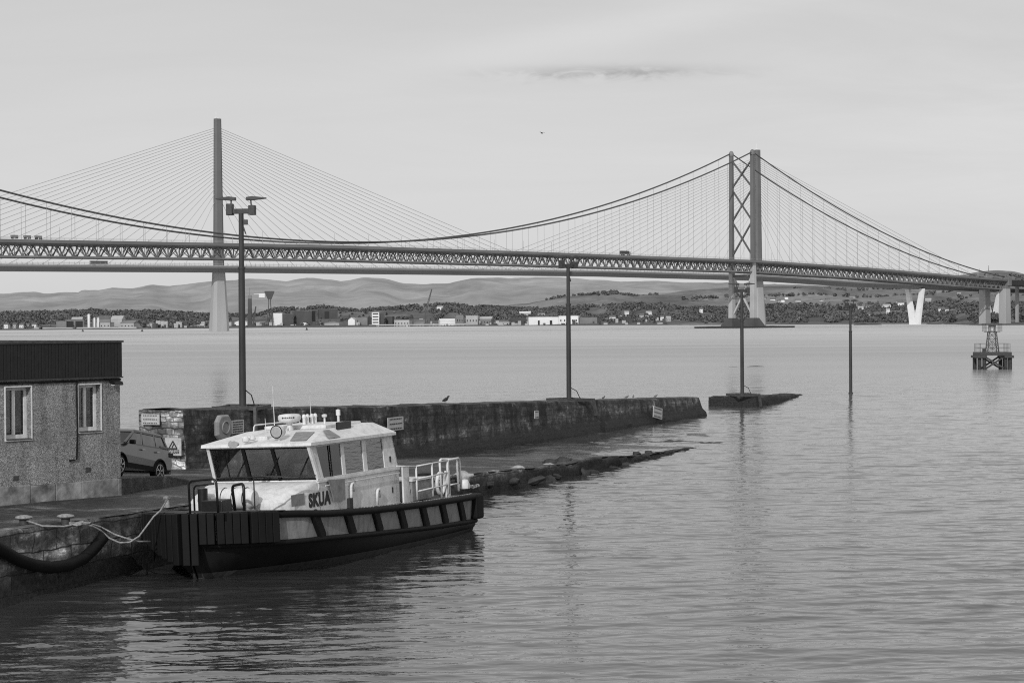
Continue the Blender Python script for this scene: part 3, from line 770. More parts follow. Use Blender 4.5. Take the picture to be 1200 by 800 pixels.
# lower house with forward trunk
g = MB()
g.loft([[(sF+.05, -CW, 1.3), (sB, -CW, 1.15), (sB, CW, 1.15), (sF+.05, CW, 1.3)], [(sF+.05, -CW, zwb), (sB, -CW, zwb), (sB, CW, zwb), (sF+.05, CW, zwb)]])
# trunk rounded in plan, stepping down
fr_ = 11.9
def plan(sf, hw, rr, z):
    P = [(sF, -hw, z)]
    for k in range(7):
        a = -math.pi/2+k*math.pi/12; P.append((sf-rr+rr*math.cos(a), -hw+rr+rr*math.sin(a), z))
    for k in range(7):
        a = k*math.pi/12; P.append((sf-rr+rr*math.cos(a), hw-rr+rr*math.sin(a), z))
    P.append((sF, hw, z)); return P
g.loft([plan(11.95, CW, .8, 1.5), plan(11.9, CW, .8, 1.95), plan(11.6, CW-.03, .7, 2.12), plan(10.9, CW-.05, .6, 2.36), plan(10.5, CW-.12, .5, 2.42)])
g.build('deckhouse', M['white'], boat, smooth='auto')
g = MB(); g.box(sB-.03, sF+.1, CW-.02, CW+.035, zwb-.07, zwb); g.box(sB-.03, sF+.1, -CW-.035, -CW+.02, zwb-.07, zwb)
g.tube([(sF-.2, CW+.08, zwb-.18), (sB+.1, CW+.08, zwb-.18)], .018, 6)
for s in np.linspace(sB+.3, sF-.4, 6): g.bar((s, CW+.01, zwb-.24), (s+.1, CW+.08, zwb-.18), .015)
g.bar((sF+.0, CW+.02, 1.42), (sB, CW+.02, 1.32), .02, .02)
g.build('handrail', M['white'], boat)
def fr(y, z):   # front plane at height
    return sF+(sFt-sF)*(z-zwb)/(zwt-zwb)
def frontp(y, t): return Vector((sF+(sFt-sF)*t, y*(1-.03*t), zwb+(zwt-zwb)*t))
def sidep(s, t, sd=1):
    return Vector((s, sd*(CW-.06*t), zwb+(zwt-zwb)*t))
fw = MB(); dk = MB()
ys = [-CW, -CW+1.22, CW-1.28, CW]
for y in (-CW+.03, CW-.03): fw.bar(frontp(y, 0), frontp(y, 1), .09, .09)
for y in ys[1:3]: dk.bar(frontp(y, 0), frontp(y, 1), .10, .07)
fw.bar(frontp(-CW, 1), frontp(CW, 1), .07, .07); fw.bar(frontp(-CW, 0), frontp(CW, 0), .07, .05)
dk.bar(frontp(-CW+.05, .03), frontp(CW-.05, .03), .05, .04); dk.bar(frontp(-CW+.05, .95), frontp(CW-.05, .95), .05, .06)
dk.bar(frontp(-CW+.55, 0), frontp(-CW+.55, 1), .02, .02)
cols = [s_at(382, CW), s_at(404.5, CW), s_at(408, CW), s_at(429.5, CW), s_at(433.5, CW), s_at(453.5, CW)]
for sd in (1, -1):
    c = cols
    # corner to col0
    for (a, b_) in ((c[1], c[2]), (c[3], c[4])):
        fw.add([], []); fw.bar(sidep((a+b_)/2, 0, sd), sidep((a+b_)/2, 1, sd), .035, abs(a-b_)+.05, up=(1, 0, 0)) if False else fw.loft([[sidep(a, 0, sd), sidep(b_, 0, sd), sidep(b_, 1, sd), sidep(a, 1, sd)], [sidep(a, 0, sd)-Vector((0, sd*.06, 0)), sidep(b_, 0, sd)-Vector((0, sd*.06, 0)), sidep(b_, 1, sd)-Vector((0, sd*.06, 0)), sidep(a, 1, sd)-Vector((0, sd*.06, 0))]])
    # front quarter post: from front corner to col0 slanted
    A = [frontp(sd*CW, 0), sidep(c[0], 0, sd), sidep(c[0]+.35, 1, sd), frontp(sd*CW, 1)]
    A = [Vector((p.x, sd*(CW-.06*((p.z-zwb)/(zwt-zwb))), p.z)) for p in A]
    fw.loft([A, [p-Vector((0, sd*.06, 0)) for p in A]])
    # aft panel
    A = [sidep(c[5], 0, sd), sidep(sB, 0, sd), sidep(sB+.28, 1, sd), sidep(c[5]+.02, 1, sd)]
    fw.loft([A, [p-Vector((0, sd*.06, 0)) for p in A]])
    fw.bar(sidep(sB, 0.02, sd), sidep(sFt-.3, .02, sd), .05, .06); fw.bar(sidep(sB+.3, .98, sd), sidep(sFt, .98, sd), .05, .07)
    dk.bar(sidep(s_at(392, CW), .03, sd), sidep(s_at(392, CW)+.03, .95, sd), .03, .03)
# back wall
fw.loft([[(sB, -CW, zwb), (sB, CW, zwb), (sB+.28, CW-.06, zwt), (sB+.28, -CW+.06, zwt)], [(sB+.06, -CW, zwb), (sB+.06, CW, zwb), (sB+.34, CW-.06, zwt), (sB+.34, -CW+.06, zwt)]])
fw.build('cabin_frame', M['white'], boat); dk.build('window_bars', M['black_rubber'], boat)
for a, b_ in zip(ys, ys[1:]):
    g = MB(); g.add([frontp(a+.04, .02), frontp(b_-.04, .02), frontp(b_-.04, .98), frontp(a+.04, .98)], [(0, 1, 2, 3)]); g.build('windscreen', M['tglass'], boat, recalc=False)
for sd in (1, -1):
    for i, (a, b_) in enumerate(((cols[0], cols[1]), (cols[2], cols[3]), (cols[4], cols[5]))):
        q = Vector((0, sd*-.03, 0)); g = MB(); g.add([sidep(a, .03, sd)+q, sidep(b_, .03, sd)+q, sidep(b_, .97, sd)+q, sidep(a+(.3 if i == 0 else 0), .97, sd)+q], [(0, 1, 2, 3)]); g.build('side_window', M['glass' if i == 0 else 'wglass'], boat, recalc=False)
# interior
g = MB(); g.box(9.2, 9.8, -1.6, 1.6, 1.6, 2.55); g.box(5, 9.8, -1.68, 1.68, 1.45, 1.5); g.box(9.0, 9.3, -.3, .5, 2.4, 2.85); g.build('console', M['interior'], boat)
g = MB(); g.obox((10.0, -.1, 3.3), .3, 1.1, .02); g.box(9.1, 9.14, .55, .95, 2.55, 2.9); g.build('visor', M['whitem'], boat)
g = MB()
for y in (-.9, .8):
    g.box(8.0, 8.55, y-.25, y+.25, 1.9, 2.1); g.box(7.92, 8.05, y-.25, y+.25, 2.1, 2.95); g.box(8.2, 8.3, y-.06, y+.06, 1.5, 1.9)
g.box(5.2, 5.9, -1.5, .2, 1.5, 2.7)
g.build('helm_seat', M['seat'], boat, bevel=.05)
# roof
g = MB(); rw = CW+.08; rz0, rz1 = zwt, zwt+.09
g.loft([[(sFt+.14, -rw, rz0), (4.75, -rw, rz0), (4.75, rw, rz0), (sFt+.14, rw, rz0)], [(sFt+.12, -rw, rz1), (4.75, -rw, rz1), (4.75, rw, rz1), (sFt+.12, rw, rz1)], [(8.7, -1.28, 3.84), (5.25, -1.28, 3.90), (5.25, 1.28, 3.90), (8.7, 1.28, 3.84)]])
roof = g.build('roof', M['white'], boat)
g = MB(); g.box(5.6, 8.0, -1.05, 1.05, 3.85, 3.97); g.box(9.15, 9.9, -.75, .1, 3.62, 3.76); g.build('roof_box', M['white'], boat, bevel=.03)
# skylights on slanted edges: near side
g = MB()
def rs(s, t, e=.012):
    a = Vector((s, rw, rz1)); b_ = Vector((s, 1.28, 3.85)); p = a.lerp(b_, t); return p+Vector((0, e, e*1.5))
g.add([rs(9.25, .12), rs(8.45, .12), rs(8.35, .9), rs(8.75, .9)], [(0, 1, 2, 3)])
def rf(y, t, e=.012):
    a = Vector((sFt+.12, y, rz1)); b_ = Vector((8.7, y*.7, 3.84)); p = a.lerp(b_, t); return p+Vector((e, 0, e*1.5))
g.add([rf(1.05, .15), rf(1.6, .15), rf(1.6, .85), rf(.75, .85)], [(0, 1, 2, 3)])
g.build('skylight', M['grey_box'], boat, recalc=False)
# black panel + rails + vents on the roof
RYZ = Matrix.Rotation(math.pi/2, 3, 'Y')
g = MB(); g.obox((s_at(407, 1.35), 1.35, 3.86), .92, .06, .34); g.build('name_panel', M['black_paint'], boat, bevel=.01)
def roof_rail(s0, s1, y, h):
    g = MB(); g.tube([(s0, y, 3.75), (s0-.04, y, 3.8+h), (s0-.12, y, 3.85+h), (s1+.12, y, 3.85+h), (s1+.04, y, 3.8+h), (s1, y, 3.75)], .022, 6); g.build('roof_rail', M['white'], boat, smooth=True)
roof_rail(8.4, 5.4, -1.2, .18); roof_rail(6.0, 5.0, 1.3, -.02)
# radar
rs_, rl = 8.35, .0; rc = Vector((s_at(344, rl), rl, 0)); zr = z_at(344, 487, rc.x, rl)
g = MB(); g.lathe([(.05, 3.8), (.12, 3.85), (.09, 3.95), (.07, zr-.2), (.13, zr-.14)], (rc.x, 0, 0), 14)
g.bar((rc.x+.25, .0, 3.85), (rc.x+.05, 0, zr-.3), .05); g.bar((rc.x-.25, .0, 3.9), (rc.x-.05, 0, zr-.3), .05)
g.build('radar_mast', M['white'], boat, smooth='auto')
g = MB(); g.lathe([(.18, zr-.15), (.30, zr-.11), (.345, zr-.04), (.345, zr+.05), (.30, zr+.10), (.15, zr+.12)], (rc.x, 0, 0), 24); rad = g.build('radar', M['white'], boat, smooth='auto')
g = MB()
for k in range(7):
    a = -.15+k*.17; g.obox((rc.x+.349*math.cos(a), .349*math.sin(a), zr+.01), .012, .035, .035 if k % 2 else .05, Matrix.Rotation(a, 3, 'Z'))
g.build('lettering', M['ink'], rad)
# searchlight
sc = Vector((s_at(331, .55), .55, 0)); zs_ = z_at(331, 504, sc.x, .55)
MS = Matrix.Rotation(math.pi/2, 3, 'Y')
g = MB(); g.lathe([(.04, 3.5), (.09, 3.52), (.05, 3.6), (.04, zs_-.12)], (sc.x, .55, 0), 10); g.lathe([(.10, -.22), (.15, -.16), (.17, 0), (.18, .14), (.16, .16)], (sc.x, .55, zs_), 20, MS); sl_ = g.build('searchlight', M['white'], boat, smooth='auto')
g = MB(); g.lathe([(.155, .165), (.15, .17)], (sc.x, .55, zs_), 20, MS); g.build('lens', M['chrome'], sl_)
g = MB(); g.tube([(sc.x+.15+.0, .55+.18*math.cos(t), zs_+.18*math.sin(t)) for t in [2*math.pi*k/20 for k in range(20)]], .016, 6, closed=True); g.build('bezel', M['black_rubber'], sl_)
# horns, domes, antennas
def lat(nm, mt, px, l, prof, zb=3.7, n=12):
    s = s_at(px, l); g = MB(); g.lathe([(r_, zb+z) for r_, z in prof], (s, l, 0), n); return g.build(nm, M[mt], boat, smooth='auto')
lat('gps_dome', 'white', 292, -.3, [(.05, 0), (.11, .02), (.11, .1), (.07, .16), (.01, .18)], 3.62)
lat('gps_dome', 'white', 300, -.2, [(.05, 0), (.09, .02), (.09, .08), (.05, .13), (.01, .14)], 3.66)
lat('navigation_light', 'white', 385, .6, [(.03, 0), (.03, .22), (.08, .23), (.08, .3), (.02, .32)], 3.95)
lat('navigation_light', 'white', 401, .2, [(.04, 0), (.04, .2), (.07, .21), (.07, .38), (.02, .4)], 3.95)
for px in (361, 365, 370, 374): lat('vent_cowl', 'white', px, -.1, [(.05, 0), (.05, .22), (.07, .26), (.05, .33), (.01, .35)], 3.93)
for px, l, h_ in ((316, -.5, .55), (326, -.9, 1.5), (369, -.9, 1.1)):
    s = s_at(px, l); g = MB(); g.tube([(s, l, 3.7), (s, l, 3.75+h_*.3), (s+.03, l, 3.7+h_)], [.02, .012, .005], 6); g.build('antenna', M['white'], boat)
g = MB()
for (px, l) in ((283, .3), (287, .45)):
    s = s_at(px, l); g.lathe([(.05, -.1), (.07, 0), (.1, .1)], (s+.3, l, 3.66), 10, MS)
g.build('horn', M['chrome'], boat, smooth='auto')
for y in (-1.0, .1, 1.1):
    g = MB(); g.bar(frontp(y, .05)+Vector((.05, 0, 0)), frontp(y+.5, .65)+Vector((.06, 0, 0)), .02, .02); g.build('wiper', M['black_paint'], boat)
# name, marks
def text(nm, body, size, s, l, z, parent, mt, sd=1, off=.012, wx=1.0):
    cu_ = bpy.data.curves.new(nm, 'FONT'); cu_.body = body; cu_.size = size; cu_.extrude = .003; cu_.offset = off; cu_.space_character = 1.12
    to = bpy.data.objects.new(nm+'_tmp', cu_); COL.objects.link(to); bpy.context.view_layer.update()
    me = bpy.data.meshes.new_from_object(to.evaluated_get(bpy.context.evaluated_depsgraph_get())); COL.objects.unlink(to); bpy.data.objects.remove(to)
    me.materials.clear(); me.materials.append(M[mt]); o = bpy.data.objects.new(nm, me); COL.objects.link(o); o.parent = parent
    # text faces +y (port): x of text goes toward -s (to the right for viewer)
    o.matrix_local = Matrix(((-wx, 0, 0, s), (0, 0, 1, l), (0, 1, 0, z), (0, 0, 0, 1))); return o
sT = s_at(363, CW); text('name_lettering', 'SKUA', .51, sT, CW+.006, z_at(376, 591.5, sT-.7, CW), boat, 'ink', wx=.96, off=.03)
g = MB(); a, b_ = s_at(342.5, CW), s_at(358, CW); z0_, z1_ = z_at(350, 592.5, (a+b_)/2, CW), z_at(350, 579, (a+b_)/2, CW); g.box(b_, a, CW, CW+.01, z0_, z1_); g.build('grey_patch', M['grey_box'], boat)
g = MB(); P = [(387.5, 562.5), (406, 561), (406, 586), (393, 588)]; P = [Vector((s_at(x, CW+.1), CW+.1, z_at(x, y, s_at(x, CW+.1), CW+.1))) for x, y in P]
g.loft([P, [p-Vector((0, .03, 0)) for p in P]]); g.build('dodger_panel', M['grey_box'], boat)
for px in (413, 443):
    s = s_at(px, CW+.08); g = MB(); zt_ = z_at(px, 567 if px < 430 else 574, s, CW); zb_ = cz(s)+.05
    g.tube([(s, CW+.07, zb_), (s, CW+.08, zt_-.1), (s-.03, CW+.08, zt_-.02), (s-.12, CW+.08, zt_+.02), (s-.2, CW+.07, zt_-.06), (s-.2, CW+.05, zt_-.25)], .045, 8); g.build('vent_pipe', M['whitem'], boat, smooth=True)
for px, py in ((460, 538), (461, 574)):
    s = s_at(px, CW); z = z_at(px, py, s, CW); g = MB(); g.box(s-.04, s+.04, CW-.06, CW+.01, z-.09, z+.09); g.build('catch', M['ink'], boat)
s = s_at(413, CW+.6); g = MB(); g.box(s-.1, s+.1, CW+.5, CW+.6, cz(s), cz(s)+.35); g.build('cleat_box', M['ink'], boat)
# foredeck gear
def dp(px, py, l):
    s = s_at(px, l); return Vector((s, l, z_at(px, py, s, l)))
def hoop(pts, r_, mt, nm='guard_hoop'):
    P = []
    for i, p in enumerate(pts):
        if 0 < i < len(pts)-1:
            a, b_ = pts[i-1], pts[i+1]; la = (p-a).length; lb = (b_-p).length; q = .12
            P += [p+(a-p)*min(.45, q/la), p+((a+b_)/2-p)*.0+(a-p)*min(.2, .04/la)+(b_-p)*min(.2, .04/lb), p+(b_-p)*min(.45, q/lb)]
        else: P.append(p)
    g = MB(); g.tube(P, r_, 8); return g.build(nm, M[mt], boat, smooth=True)
hoop([dp(224, 601, .3), dp(223.5, 561, .3), dp(256, 560, 1.25), dp(257, 600, 1.25)], .034, 'black_paint')
hoop([dp(229, 601, -.3), dp(229, 566, -.3), dp(253, 565, .6)], .028, 'black_paint')
hoop([dp(277, 600, .9), dp(274, 568, .9), dp(288, 566, 1.5), dp(287.5, 598, 1.5)], .042, 'black_paint')
g = MB(); g.tube([dp(256, 560, 1.25), dp(310, 559, 1.8), dp(372, 557.5, CW+.15)], .022, 6); g.build('guard_wire', M['black_paint'], boat, smooth=True)
for px in (300, 340):
    g = MB(); g.tube([dp(px, 559.2, 1.85), dp(px, 597, 1.85)], .018, 6); g.build('stanchion', M['black_paint'], boat) if px == 300 else None
wz = lerp(ZD, 13)
a = dp(255, 598, .55); g = MB(); g.box(a.x-.25, a.x+.3, .25, .9, 1.85, 2.22); g.build('winch_box', M['black_paint'], boat, bevel=.03)
a = dp(243, 595, 0.0); g = MB(); g.lathe([(.14, 1.85), (.14, 2.5), (.05, 2.52)], (a.x, -.1, 0), 12); g.build('samson_post', M['black_paint'], boat, smooth='auto')
# liferaft canister (axis athwart)
RX = Matrix.Rotation(math.pi/2, 3, 'X')
sr = s_at(290, 1.2)+.0
g = MB(); g.lathe([(.02, -.62), (.22, -.6), (.29, -.5), (.31, -.2), (.31, .2), (.29, .5), (.22, .6), (.02, .62)], (12.25, .35, 2.12), 20, RX); lr = g.build('liferaft', M['white'], boat, smooth='auto')
g = MB()
for y in (-.35, 0, .35): g.tube([(12.25+.315*math.cos(t), .35+y, 2.12+.315*math.sin(t)) for t in [2*math.pi*k/24 for k in range(24)]], .012, 5, closed=True)
g.build('strap', M['ink'], lr)
g = MB(); g.box(12.0, 12.5, -.1, .0, 1.72, 1.95); g.box(12.0, 12.5, .7, .8, 1.72, 1.95); g.build('cradle', M['white'], boat)
g = MB(); g.lathe([(.02, -.25), (.12, -.23), (.14, 0), (.12, .23), (.02, .25)], (s_at(243, -.3), -.3, 2.2), 16, RX); g.build('buoy_canister', M['whitem'], boat, smooth='auto')
# bow mooring bitt
a = dp(197, 602, -1.9); g = MB(); g.lathe([(.1, 0), (.1, .05), (.07, .1), (.07, .22), (.12, .25), (.12, .30), (.05, .32)], (a.x, -1.9, 1.9), 16); g.build('mooring_bitt', M['rope'], boat, smooth='auto')
# aft deck
A_ = MB(); l = 2.35
def ad(px, py, l=2.35): return dp(px, py, l)
posts = [(489.5, 547, 586), (508, 543.5, 582), (527, 540, 579)]
P0 = [ad(x, t, 2.2) for x, t, b_ in posts]
def rail(px0, y0, px1, y1, l, r_=.025): g = A_; g.tube([ad(px0, y0, l), ad(px1, y1, l)], r_, 6)
for x, t, b_ in posts: A_.tube([ad(x, t, 2.2), ad(x, b_, 2.2)], .032, 6)
rail(467, 547, 489.5, 547, 2.2); rail(489.5, 547, 527, 540, 2.2); rail(483, 562, 489.5, 561.5, 2.2); rail(489.5, 562, 527, 554, 2.2); rail(489.5, 576.5, 527, 568, 2.2)
rail(527, 569, 538, 567, 2.2)
A_.build('guard_rail', M['white'], boat, smooth=True)
s1_, s2_ = s_at(475.5, 2.1), s_at(482.5, 2.1); g = MB(); g.box(s2_, s1_, 2.0, 2.06, lerp(ZD, s2_), z_at(478, 547, s1_, 2.1)); g.build('bulkhead_post', M['white'], boat, bevel=.01)
g = MB(); g.box(s2_+.6, sB, CW-.35, CW-.3, 1.2, 2.35); g.build('aft_screen', M['grey_box'], boat)
s1_, s2_ = s_at(484, 1.7), s_at(508, 1.7); g = MB(); g.box(s2_, s1_, .2, 1.7, 1.25, 1.9); g.build('deck_locker', M['grey_box'], boat, bevel=.02)
g = MB(); g.box(s2_-.03, s1_+.03, .17, 1.73, 1.9, 1.95); g.build('locker_lid', M['whitem'], boat)
g = MB(); g.tube([ad(517+0, 570, 1.2)+Vector((.30*math.cos(t), 0, .36*math.sin(t)+.12)) for t in [2*math.pi*k/20 for k in range(20)]], .06, 8, closed=True); g.build('lifebuoy', M['whitem'], boat, smooth=True)
hoop([ad(518, 583, 1.6), ad(517, 538, 1.6), ad(537, 538, 1.6), ad(538, 575, 1.6)], .04, 'white', 'stern_hoop')
hoop([ad(526, 579, 2.2), ad(526, 540, 2.2), ad(540, 537, 2.0), ad(541, 573, 2.0)], .04, 'white', 'stern_hoop')
g = MB(); s = s_at(527, 2.1); g.box(s-.08, s+.12, 2.0, 2.12, 1.2, 2.1); g.build('stern_post', M['white'], boat, bevel=.01)
g = MB()
for k in range(3):
    c = ad(549+3*k, 571, 1.6); g.tube([c+Vector((.22*math.cos(t), .2*math.sin(t), .03*k+.03*math.sin(3*t))) for t in [2*math.pi*q/14 for q in range(14)]], .028, 6, closed=True)
g.build('rope_coil', M['rope'], boat, smooth=True)
g = MB(); c = ad(545, 567, 1.6); g.lathe([(.18, 0), (.2, .1), (.12, .3), (.02, .32)], c+Vector((0, 0, -.15)), 12); g.build('stern_bitt', M['whitem'], boat, smooth='auto')
g = MB(); c = ad(556, 573, 1.9)
for k in range(3): g.lathe([(.12, -.2), (.3, -.17), (.34, 0), (.3, .17), (.12, .2)], (c.x-.1, 1.0+.1*k-1.2, 1.3+.18*k), 14)
g.build('tyre_fender', M['black_rubber'], boat, smooth='auto')
# ------------------------------------------------------------------ quay furniture
def bollard(px, py, label):
    p = gnd(px, py+5, 1.72); z = zslip(p.x, p.y)
    t = thing('mooring_bollard', (p.x, p.y, z), 0, label, 'bollard', 'mushroom bollards on the quay edge')
    g = MB(); g.lathe([(.12, -.05), (.12, .14), (.15, .15)], n=14); g.build('post', M['dark_steel'], t, smooth='auto')
    g = MB(); g.lathe([(.12, .13), (.21, .15), (.235, .18), (.21, .21), (.1, .24), (.01, .245)], n=18); g.build('cap', M['rope'], t, smooth='auto')
    return t
b1 = bollard(28, 611, 'white mushroom bollard nearest the photo edge, with a rope made fast to it')
b2 = bollard(77, 609, 'white mushroom bollard standing alone between the rope and the yard')
bw_ = boat.matrix_basis if False else None
bm_ = Matrix.Translation(C0) @ Matrix.Rotation(brot, 4, 'Z')
bitt = bm_ @ Vector((dp(197, 602, -1.9).x, -1.9, 2.1))
P = [b1.location+Vector((0, 0, .12))]
for (px, py, z) in ((50, 616, 1.78), (75, 616.5, 1.76), (92, 613, 1.8), (108, 616, 1.72)): P.append(gnd(px, py, z))
for (px, py, Y) in ((118, 621, 52.6), (128, 630, 52.6), (140, 635.5, 52.7), (152, 635, 52.8), (163, 628, 52.9), (172, 616, 53.0), (180, 605, 53.2), (188, 598, 53.4)): P.append(at(px, py, Y))
P.append(bitt)
g = MB(); g.tube(P, .024, 7); tag(g.build('mooring_rope', M['rope'], smooth=True), 'pale rope from the quay bollard drooping down to the workboat bow', 'rope')
g = MB(); P = [gnd(97, 614, 1.75), gnd(84, 617, 1.74), gnd(90, 612, 1.77), gnd(104, 614.5, 1.75)]
P2 = [at(118, 617, 53.0), at(135, 626, 52.8), at(150, 631, 52.8), at(163, 634, 53), at(176, 634, 53.3)]
g.tube([gnd(108, 614, 1.74)]+P2, .022, 7); g.tube([gnd(93, 614.5, 1.76)+Vector((.25*math.cos(t)*(1+.2*math.sin(3*t)), .3*math.sin(t), .03+.02*math.sin(5*t))) for t in [.5*k for k in range(26)]], .022, 6)
tag(g.build('mooring_rope', M['rope'], smooth=True), 'second pale rope coiled on the quay edge and led under the bow', 'rope')
# hanging rubber tube fender
P = []
for (px, py) in ((-60, 610), (-30, 625), (0, 643), (20, 655), (40, 662), (60, 664.5), (80, 662), (98, 654), (110, 643), (120, 631), (127, 621)):
    k = (px-600)/FPX; Y = 49
    for _ in range(20): Y = 49+(k*Y-(xedge(49)+.28) - .33*(Y-49)*0)/1 if False else Y
    # intersect with offset quay line
    best = None
    for yy in np.arange(40, 60, .05):
        e = abs((xedge(yy)+.27)/yy-k)
        if best is None or e < best[0]: best = (e, yy)
    Y = best[1]; P.append(at(px, py, Y))
g = MB(); P[-1] += Vector((-.3, .1, 0)); g.tube(P, .16, 12); tag(g.build('tube_fender', M['black_rubber'], smooth=True), 'thick black rubber tube fender slung in a loop against the quay wall', 'fender')
# signs on pier wall
pdir = Vector((11.6, 27.6)).normalized(); pdir = Vector((2.3+13.2, 116.4-79.4)).normalized(); pnrm = Vector((pdir.y, -pdir.x))
def on_pier(px, py, off=.12):
    d = ray(px, py); o = Vector((0, 0, CAMH)); n_ = Vector((pnrm.x, pnrm.y, 0)); base = Vector((-13.2+pnrm.x*off, 79.4+pnrm.y*off, 0))
    t = (base-o).dot(n_)/d.dot(n_); return o+d*t
def pier_sign(px0, px1, py0, py1, label, lines=4, tri=False, off=.16, end=False, tilt=0):
    if end:
        n_ = Vector((-pdir.x, -pdir.y, 0)); base = Vector((-13.2, 79.4, 0))+n_*off; o = Vector((0, 0, CAMH))
        def f(px, py):
            d = ray(px, py); t = (base-o).dot(n_)/d.dot(n_); return o+d*t
        ux = Vector((-n_.y, n_.x, 0)); ux = ux if ux.x > 0 else -ux
    else:
        f = lambda px, py: on_pier(px, py, off); ux = Vector((pdir.x, pdir.y, 0)); n_ = Vector((pnrm.x, pnrm.y, 0))
    c = f((px0+px1)/2, (py0+py1)/2); w_ = (f(px1, (py0+py1)/2)-f(px0, (py0+py1)/2)).length; h_ = abs(f((px0+px1)/2, py0).z-f((px0+px1)/2, py1).z)
    t = thing('warning_sign', c, math.atan2(ux.y, ux.x), label, 'sign'); t.rotation_euler[1] = tilt
    g = MB(); g.box(-w_/2, w_/2, -.02, .02, -h_/2, h_/2); g.build('board', M['sign'], t)
    g = MB(); y = -.025
    if tri:
        cz_ = h_*.1; tw = w_*.26; th = h_*.22
        for a, b_ in (((-tw, -th), (tw, -th)), ((tw, -th), (0, th)), ((0, th), (-tw, -th))): g.bar((a[0], y, cz_+a[1]), (b_[0], y, cz_+b_[1]), .01, .05)
        g.bar((-.04, y, cz_-.1), (.06, y, cz_+.06), .01, .05); g.bar((-.12, y, cz_-.13), (.14, y, cz_-.13), .01, .03)
        zl = [-h_*.2, -h_*.28, -h_*.36]
    else: zl = [h_*(.36-.72*i/max(1, lines-1)) for i in range(lines)]
    for z in zl:
        x = -w_*.4
        while x < w_*.38:
            q = random.uniform(.04, .12)*w_; g.bar((x, y, z), (min(x+q, w_*.4), y, z), .008, h_*(.05 if tri else .09)); x += q+.035*w_
    g.build('print', M['ink'], t); return t
pier_sign(271, 285.5, 492, 507.5, 'white notice with lines of text on the pier wall right of the lifebuoy', 5)
pier_sign(454.5, 472.5, 488.5, 504, 'weathered white notice board on the pier wall behind the boat cabin', 3)
pier_sign(166, 187, 485, 497.5, 'small notice on the rubble end of the pier wall above the car', 3, end=True, off=.2)
pier_sign(193.5, 212.5, 513, 533.5, 'white warning sign with black triangle on the end of the pier wall', tri=True, end=True, off=.3)
pier_sign(765.5, 776, 477, 490, 'white board leaning at the waterline near the pier wall end', 3, off=.5, tilt=R(8))
pier_sign(626.5, 631, 481, 490, 'narrow pale strip sign fixed to the far stretch of pier wall', 2, off=.2)
# lifebuoy housing
c = on_pier(259.5, 500.5, .2); t = thing('lifebuoy_housing', c, math.atan2(pdir.y, pdir.x), 'pale lifebuoy housing hung on the pier wall behind the boat', 'lifebuoy')
w_ = (on_pier(268, 500, .2)-on_pier(251, 500, .2)).length; h_ = 29*c.y/FPX
def octo(sx, sz, y): 
    return [(sx*a, y, sz*b_) for a, b_ in ((-.5, -.3), (-.3, -.5), (.3, -.5), (.5, -.3), (.5, .25), (.3, .5), (-.3, .5), (-.5, .25))]
g = MB(); g.loft([octo(w_, h_, 0), octo(w_, h_, -.12), octo(w_*.85, h_*.88, -.2)]); g.build('casing', M['housing'], t, bevel=.02)
g = MB(); g.tube([(w_*.24*math.cos(a), -.22, h_*.24*math.sin(a)) for a in [2*math.pi*k/24 for k in range(24)]], .03, 8, closed=True); g.build('ring', M['housing'], t, smooth=True)
# ------------------------------------------------------------------ pier lamp posts
def make_lamp(loc, rz, H, label, bracket=True, legdrop=1.2):
    t = thing('lamp_post', loc, rz, label, 'lamp post', 'tall lamp posts along the pier')
    g = MB(); g.tube([(0, 0, -.3), (0, 0, H*.72), (0, 0, H*.72+.02), (0, 0, H)], [.155, .14, .115, .11], 16); g.build('pole', M['pole'], t, smooth='auto')
    g = MB(); g.lathe([(.17, H*.72-.05), (.17, H*.72+.05)], n=16); g.lathe([(.22, -.02), (.22, .1), (.17, .12)], n=16); g.build('collar', M['pole'], t, smooth='auto')
    g = MB(); g.box(-.5, .5, -.09, .09, H-.02, H+.2); g.build('crossarm', M['dark_steel'], t, bevel=.02)
    for s in (-1, 1):
        g = MB(); g.box(s*.5-.14, s*.5+.14, -.17, .17, H-.08, H+.42 if s < 0 else H+.34); jb = g.build('junction_box', M['dark_steel'], t, bevel=.02)
        g = MB(); g.bar((s*.46, 0, H+.3), (s*.44, 0, H+.58), .06); g.loft([[(s*.24, -.12, H+.56), (s*.24, .12, H+.56), (s*.24, .12, H+.70), (s*.24, -.12, H+.70)], [(s*.52, -.13, H+.56), (s*.52, .13, H+.56), (s*.52, .13, H+.74), (s*.52, -.13, H+.74)], [(s*1.14, -.06, H+.62), (s*1.14, .06, H+.62), (s*1.14, .06, H+.67), (s*1.14, -.06, H+.67)]]); g.build('lamp_head', M['lamp'], t, bevel=.02)
    g = MB(); g.box(.12, .28, -.08, .08, H-.5, H-.28); g.bar((.1, 0, H-.6), (.2, 0, H-.9), .05); g.build('floodlight', M['lamp'], t)
    if bracket:
        g = MB(); g.box(-1.0, 1.0, -1.35, -1.2, -.02, .16); g.box(-1.0, 1.0, .9, 1.05, -.02, .16); g.box(-1.0, -.85, -1.2, .9, -.02, .14); g.box(.85, 1.0, -1.2, .9, -.02, .14); g.box(-.3, .3, -.3, .3, -.02, .1)
        g.bar((.92, -1.3, .1), (1.0, -1.5, -legdrop), .22, .12); g.build('base_frame', M['dark_steel'], t)
        g = MB(); g.tube([(.15, 0, .8), (.45, -.2, .6), (.6, -.3, .2), (.62, -.5, .05)], .025, 6); g.build('cable', M['black_rubber'], t, smooth=True)
    return t
prz = math.atan2(pdir.y, pdir.x)
